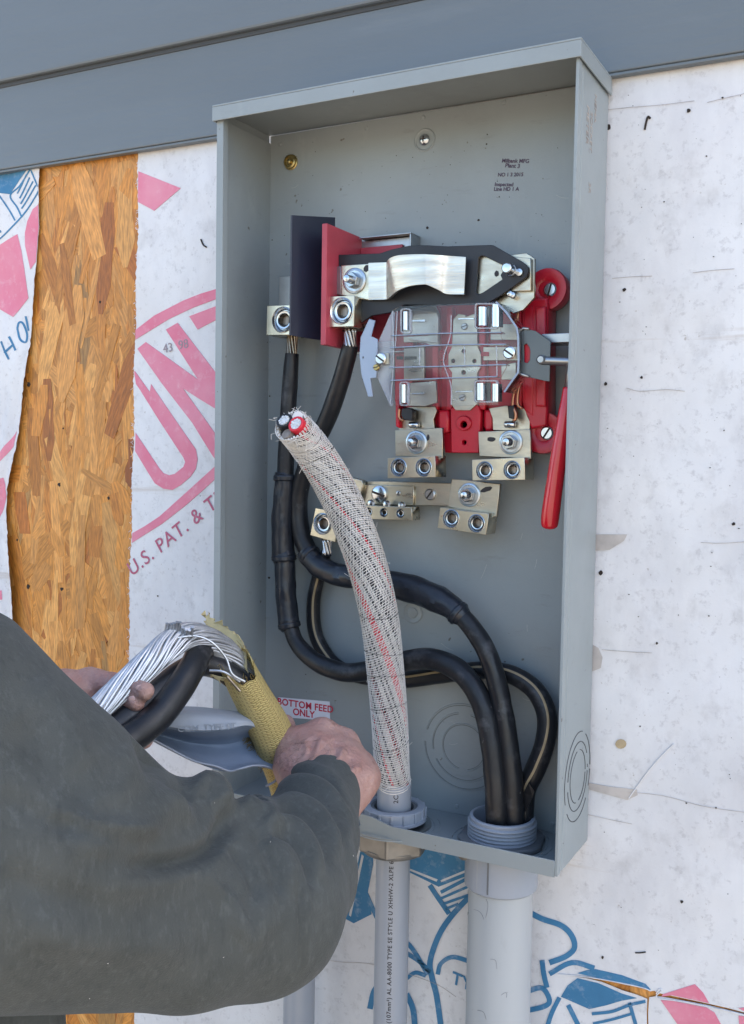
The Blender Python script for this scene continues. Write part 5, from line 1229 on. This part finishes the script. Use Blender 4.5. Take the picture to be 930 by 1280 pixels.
# sweatshirt
wr = v3(Q(402, 985, .93))
ch = [(-130, 965, .62, .114), (0, 1050, .63, .099), (90, 1086, .66, .085), (160, 1113, .68, .0725), (235, 1136, .70, .0645), (320, 1130, .735, .0635), (360, 1090, .79, .054), (385, 1045, .85, .0425), (403, 992, .925, .036)]
sh_pr = [(v3(Q(*a_[:3])), v3(Q(*b2[:3])), a_[3], b2[3], .012) for a_, b2 in zip(ch[:-1], ch[1:])]
sh_pr += [(v3(Q(246, 1022, .70)), v3(Q(256, 1004, .705)), .015, .012, .02), (v3(Q(212, 1050, .69)), v3(Q(246, 1022, .70)), .03, .015, .03), (v3(Q(285, 1050, .71)), v3(Q(299, 1026, .72)), .018, .012, .015)]
torso = [((.10, -.64, .16), (-.16, -.66, .17), .085, .085, .06), ((-.03, -.66, .10), (-.03, -.64, -.30), .150, .145, .08), ((.04, -.66, .0), (.03, -.64, -.30), .135, .135, .08), ((-.16, -.66, .16), (-.24, -.50, -.05), .075, .062, .04), ((-.24, -.50, -.05), tuple(v3(Q(45, 905, .90))*.6+np.array((-.24, -.50, -.05))*.4), .060, .045, .03)]
torso = [(np.array(a), np.array(b_), r1, r2, k) for a, b_, r1, r2, k in torso]
sh_pr += [(v3(Q(22, 1262, .70)), v3(Q(20, 1480, .74)), .031, .05, .004), (v3(Q(-60, 1150, .70)), v3(Q(22, 1275, .70)), .05, .031, .004)]
V, Fc = surf(sh_pr, .0032, k=.03)
u, v, z = projs(V)
keep = ~((z > .922) & (v < 1010) & (u > 330)); 
V = relax(V, Fc, 3)
folds = [
 ([(238, 992), (258, 975), (274, 984), (280, 1008), (276, 1035)], 7, .0045),
 ([(275, 1000), (282, 1030), (262, 1060), (215, 1080), (150, 1085)], 8, -.009),
 ([(300, 1000), (318, 1003), (332, 1022), (338, 1050)], 9, .006),
 ([(225, 985), (190, 1020), (140, 1045), (80, 1055)], 16, .004),
 ([(290, 1040), (250, 1068), (180, 1098), (90, 1110)], 14, .003),
 ([(345, 978), (375, 966), (410, 975), (436, 1008)], 1.8, -.0026), ([(347, 970), (377, 957), (413, 967), (440, 1001)], 3, .0012),
 ([(342, 990), (372, 976), (405, 984), (432, 1018), (442, 1050)], 4.2, .0035),
 ([(338, 1000), (368, 988), (400, 998), (424, 1030), (432, 1060)], 3.6, -.003),
 ([(336, 1010), (364, 1000), (396, 1012), (416, 1042), (424, 1075)], 4.4, .0035),
 ([(334, 1022), (362, 1014), (388, 1028), (406, 1058), (412, 1090)], 3.8, -.0032),
 ([(336, 1036), (360, 1030), (380, 1044), (394, 1070), (400, 1100)], 4.6, .003),
 ([(334, 1046), (356, 1046), (372, 1060), (384, 1085), (388, 1112)], 4.4, -.003),
 ([(326, 1050), (346, 1062), (360, 1085), (368, 1120)], 6, .003),
 ([(318, 1040), (335, 1075), (345, 1110), (346, 1150)], 6, -.002),
 ([(372, 1085), (382, 1130), (384, 1180), (378, 1215)], 3.5, .0022), ([(366, 1085), (376, 1130), (378, 1180), (371, 1215)], 4, -.0018),
 ([(170, 915), (200, 975), (240, 1000)], 7, -.004), ([(190, 960), (215, 1000), (238, 1030)], 7, .003), ([(282, 1052), (310, 1085), (322, 1130)], 6, -.003), ([(250, 1090), (290, 1120), (300, 1170)], 9, .0028), ([(262, 1090), (305, 1128), (318, 1180)], 5, -.002), ([(60, 1010), (130, 1030), (200, 1040)], 6, .002), ([(60, 1028), (130, 1046), (200, 1058)], 6, -.002), ([(0, 990), (50, 1020), (110, 1030)], 9, -.002),
 ([(20, 1150), (90, 1170), (180, 1178), (240, 1168)], 20, .004), ([(0, 1090), (60, 1120), (130, 1130)], 16, -.003),
 ([(40, 850), (80, 900), (110, 960)], 14, .0025), ([(20, 900), (70, 960), (120, 1000)], 16, -.0025),
 ([(150, 930), (160, 970), (140, 1010)], 10, .002), ([(300, 1180), (330, 1150), (345, 1110)], 12, .003)]
V = creases(V, Fc, [(a_, b2, c2*1.6) for a_, b2, c2 in folds])
Nn = normals(V, Fc)
V = V+Nn*np.array([.0024*noise.noise(Vector(p)*12)+.0003*noise.noise(Vector(p)*50) for p in V])[:, None]
me = npmesh('sweatshirt', V, Fc)
V2, F2 = surf(torso, .008, k=.05)
F2 = F2+len(V); me = npmesh('sweatshirt', np.concatenate([V, V2]), np.concatenate([Fc, F2]))
obj('sweatshirt', me, m_fleece, person, smooth=True, fixn=False)
# fuzz
lt = MB()
for i in range(22):
    t = rng.randint(0, len(V)); p = V[t]+Nn[t]*.0004
    if Nn[t]@aF > -.2: continue
    d = rng.normal(0, 1, 3); d -= Nn[t]*(d@Nn[t]); d /= np.linalg.norm(d); tube(lt, [Vector(p), Vector(p+d*.0006+Nn[t]*.0004), Vector(p+d*.0016*rng.rand())], .00014, 4)
stuff(obj('lint', lt, m_white_str, person))

# skin: right hand gripping the cable
def QP(u, v, d): return v3(Q(u, v, d))
hand = []
W0 = QP(404, 1010, .905); W1 = QP(400, 985, .925)
hand.append((QP(372, 1060, .83), W1, .036, .028, .012))
hand.append((QP(388, 990, .925), QP(386, 968, .935), .0205, .0215, .012)); hand.append((QP(415, 992, .925), QP(420, 970, .938), .0215, .022, .012))
hand.append((QP(430, 1005, .93), QP(447, 975, .945), .018, .0195, .012))
Kn = [(374, 928, .965, .0158), (402, 918, .975, .0165), (430, 930, .978, .0155), (450, 958, .974, .0148)]
Wb = [(380, 968, .94), (396, 965, .942), (414, 968, .944), (432, 980, .944)]
for (ku, kv, kd, kr), (wu, wv, wd) in zip(Kn, Wb): hand.append((QP(wu, wv, wd), QP(ku, kv, kd), .0185, kr, .014))
hand.append((QP(392, 945, .955), QP(430, 955, .957), .021, .021, .012)); hand.append((QP(440, 985, .948), QP(453, 972, .960), .0165, .0165, .012))
# four fingers fold over the far side of the cable
for i, (ku, kv, kd, kr) in enumerate(Kn):
    a = (ku, kv, kd); m1 = (ku-3+i*1.0, kv+16+i*3, kd+.034); m2 = (ku-24-i*3, kv+34-i*2, kd+.040); m3 = (ku-34-i*6, kv+28-i*6, kd+.022)
    rr_ = (.0125, .0115, .0105, .0095) if i < 3 else (.0112, .010, .0092, .0085)
    hand.append((QP(*a), QP(*m1), kr*.92, rr_[0], .004)); hand.append((QP(*m1), QP(*m2), rr_[0], rr_[1], .003)); hand.append((QP(*m2), QP(*m3), rr_[1], rr_[2], .003))
# thumb along the near left edge
hand.append((QP(378, 985, .928), QP(364, 958, .945), .0165, .0165, .012)); hand.append((QP(364, 958, .945), QP(361, 928, .968), .0150, .0125, .006)); hand.append((QP(361, 928, .968), QP(356, 905, .995), .0122, .0098, .004))
Vh, Fh = surf(hand, .0013, k=.006); Vh = relax(Vh, Fh, 2)
Vh = creases(Vh, Fh, [([(388, 960), (395, 940), (403, 922)], 3, .0026), ([(412, 962), (424, 945), (430, 934)], 3, .0024), ([(430, 970), (442, 962), (452, 958)], 3, .0022), ([(378, 950), (384, 938), (380, 925)], 2, .0014), ([(398, 956), (412, 940), (410, 928)], 1.4, .0010), ([(396, 950), (412, 944), (424, 950)], 5, -.0008),
    ([(414, 925), (420, 938), (418, 950)], 4, -.0018), ([(440, 944), (436, 952), (430, 960)], 4, -.0015), ([(388, 922), (392, 936), (390, 950)], 4, -.0015), ([(366, 950), (375, 945), (385, 950)], 2, -.0006), ([(352, 935), (362, 938), (372, 934)], 1.6, -.0008), ([(455, 990), (462, 980), (464, 970)], 2, -.0008)])
Nh = normals(Vh, Fh); Vh = Vh+Nh*np.array([.00035*noise.noise(Vector(p)*150)+.00018*noise.noise(Vector(p)*420) for p in Vh])[:, None]
# left hand behind the strands
lh = []
lh.append((QP(20, 900, .90), QP(75, 878, .915), .026, .030, .012)); lh.append((QP(75, 878, .915), QP(112, 862, .925), .024, .017, .012))
for pts in ([(112, 853, .925, .0145), (140, 857, .915, .0115), (160, 860, .90, .0100), (181, 864, .882, .0085)], [(105, 872, .93, .013), (138, 874, .92, .0110), (157, 876, .90, .0095), (170, 878, .885, .0082)], [(95, 895, .925, .013), (140, 905, .93, .011), (165, 915, .92, .010), (180, 925, .91, .0085)], [(90, 905, .915, .0125), (130, 922, .92, .0105), (155, 930, .915, .0095), (165, 930, .905, .008)]):
    for a, b_ in zip(pts[:-1], pts[1:]): lh.append((QP(*a[:3]), QP(*b_[:3]), a[3], b_[3], .004))
Vl, Fl = surf(lh, .0014, k=.006); Vl = relax(Vl, Fl, 2); Nl = normals(Vl, Fl); Vl = Vl+Nl*np.array([.0004*noise.noise(Vector(p)*150) for p in Vl])[:, None]
# head, neck, trunk and legs under the clothes
tr = [((-.03, -.64, .20), (-.02, -.60, .30), .060, .055, .03), ((-.02, -.59, .35), (-.02, -.60, .43), .070, .082, .04), ((-.02, -.53, .34), (-.02, -.545, .40), .045, .06, .03), ((-.02, -.500, .375), (-.02, -.485, .355), .010, .014, .008), ((-.03, -.65, .12), (-.03, -.64, -.3), .11, .11, .06), ((-.085, -.65, -.32), (-.10, -.62, -1.18), .07, .04, .04), ((.04, -.65, -.32), (.06, -.62, -1.18), .07, .04, .04), ((-.108, -.59, .375), (-.108, -.595, .40), .010, .014, .006), ((.068, -.59, .375), (.068, -.595, .40), .010, .014, .006)]
tr = [(np.array(a), np.array(b_), r1, r2, k) for a, b_, r1, r2, k in tr]
Vt, Ft = surf(tr, .006, k=.03)
body_me = npmesh('body', np.concatenate([Vh, Vl, Vt]), np.concatenate([Fh, Fl+len(Vh), Ft+len(Vh)+len(Vl)]))
obj('body', body_me, m_skin, person, smooth=True, fixn=False)
lg = [((-.085, -.65, -.30), (-.10, -.62, -1.16), .10, .06, .05), ((.04, -.65, -.30), (.06, -.62, -1.16), .10, .06, .05)]
lg = [(np.array(a), np.array(b_), r1, r2, k) for a, b_, r1, r2, k in lg]; Vg, Fg = surf(lg, .009, k=.05); obj('trousers', npmesh('trousers', Vg, Fg), m_jean, person, smooth=True, fixn=False)
hr = [((-.02, -.615, .41), (-.02, -.60, .455), .090, .080, .03), ((-.02, -.63, .34), (-.02, -.635, .42), .070, .082, .03)]
hr = [(np.array(a), np.array(b_), r1, r2, k) for a, b_, r1, r2, k in hr]; Vg, Fg = surf(hr, .007, k=.03); obj('hair', npmesh('hair', Vg, Fg), m_hair, person, smooth=True, fixn=False)
nl = MB()
for (a_, b2, ang) in (((177, 861.5), .8775, -.3), ((168, 875), .8790, -.2)):
    c0 = Q(*a_, b2); e1 = (RT*cos(ang)+UP*sin(ang)); e2 = (UP*cos(ang)-RT*sin(ang)); e3 = -fwd
    nl = MB(); nl.lathe([(.0046*sin(t), .0016*cos(t)) for t in np.linspace(pi/2, 0.001, 6)], 16, Matrix.Translation(c0) @ Matrix((e1*1.2, e2*.85, e3)).transposed().to_4x4()); obj('fingernail', nl, m_nail, person, smooth=True)
# fine hairs on the wrist
hm = MB(); uh, vh, zh = projs(Vh); cand = np.where((Nh@aF < -.15) & (((uh-395)**2/55**2+(vh-952)**2/28**2) < 1))[0]
for i in range(300):
    t = rng.choice(cand); p = Vh[t]; n_ = Nh[t]; d = aR*.8+aU*.25+rng.normal(0, .35, 3); 
    if uh[t] > 420: d = aR*.45-aU*.9+rng.normal(0, .3, 3)
    d -= n_*(d@n_); d /= np.linalg.norm(d); l = rng.uniform(.004, .009); tube(hm, [Vector(p), Vector(p+d*l*.5+n_*.0006), Vector(p+d*l+n_*.0003)], [.00009, .00007, .00003], 3)
stuff(obj('arm_hair', hm, m_hair, person))
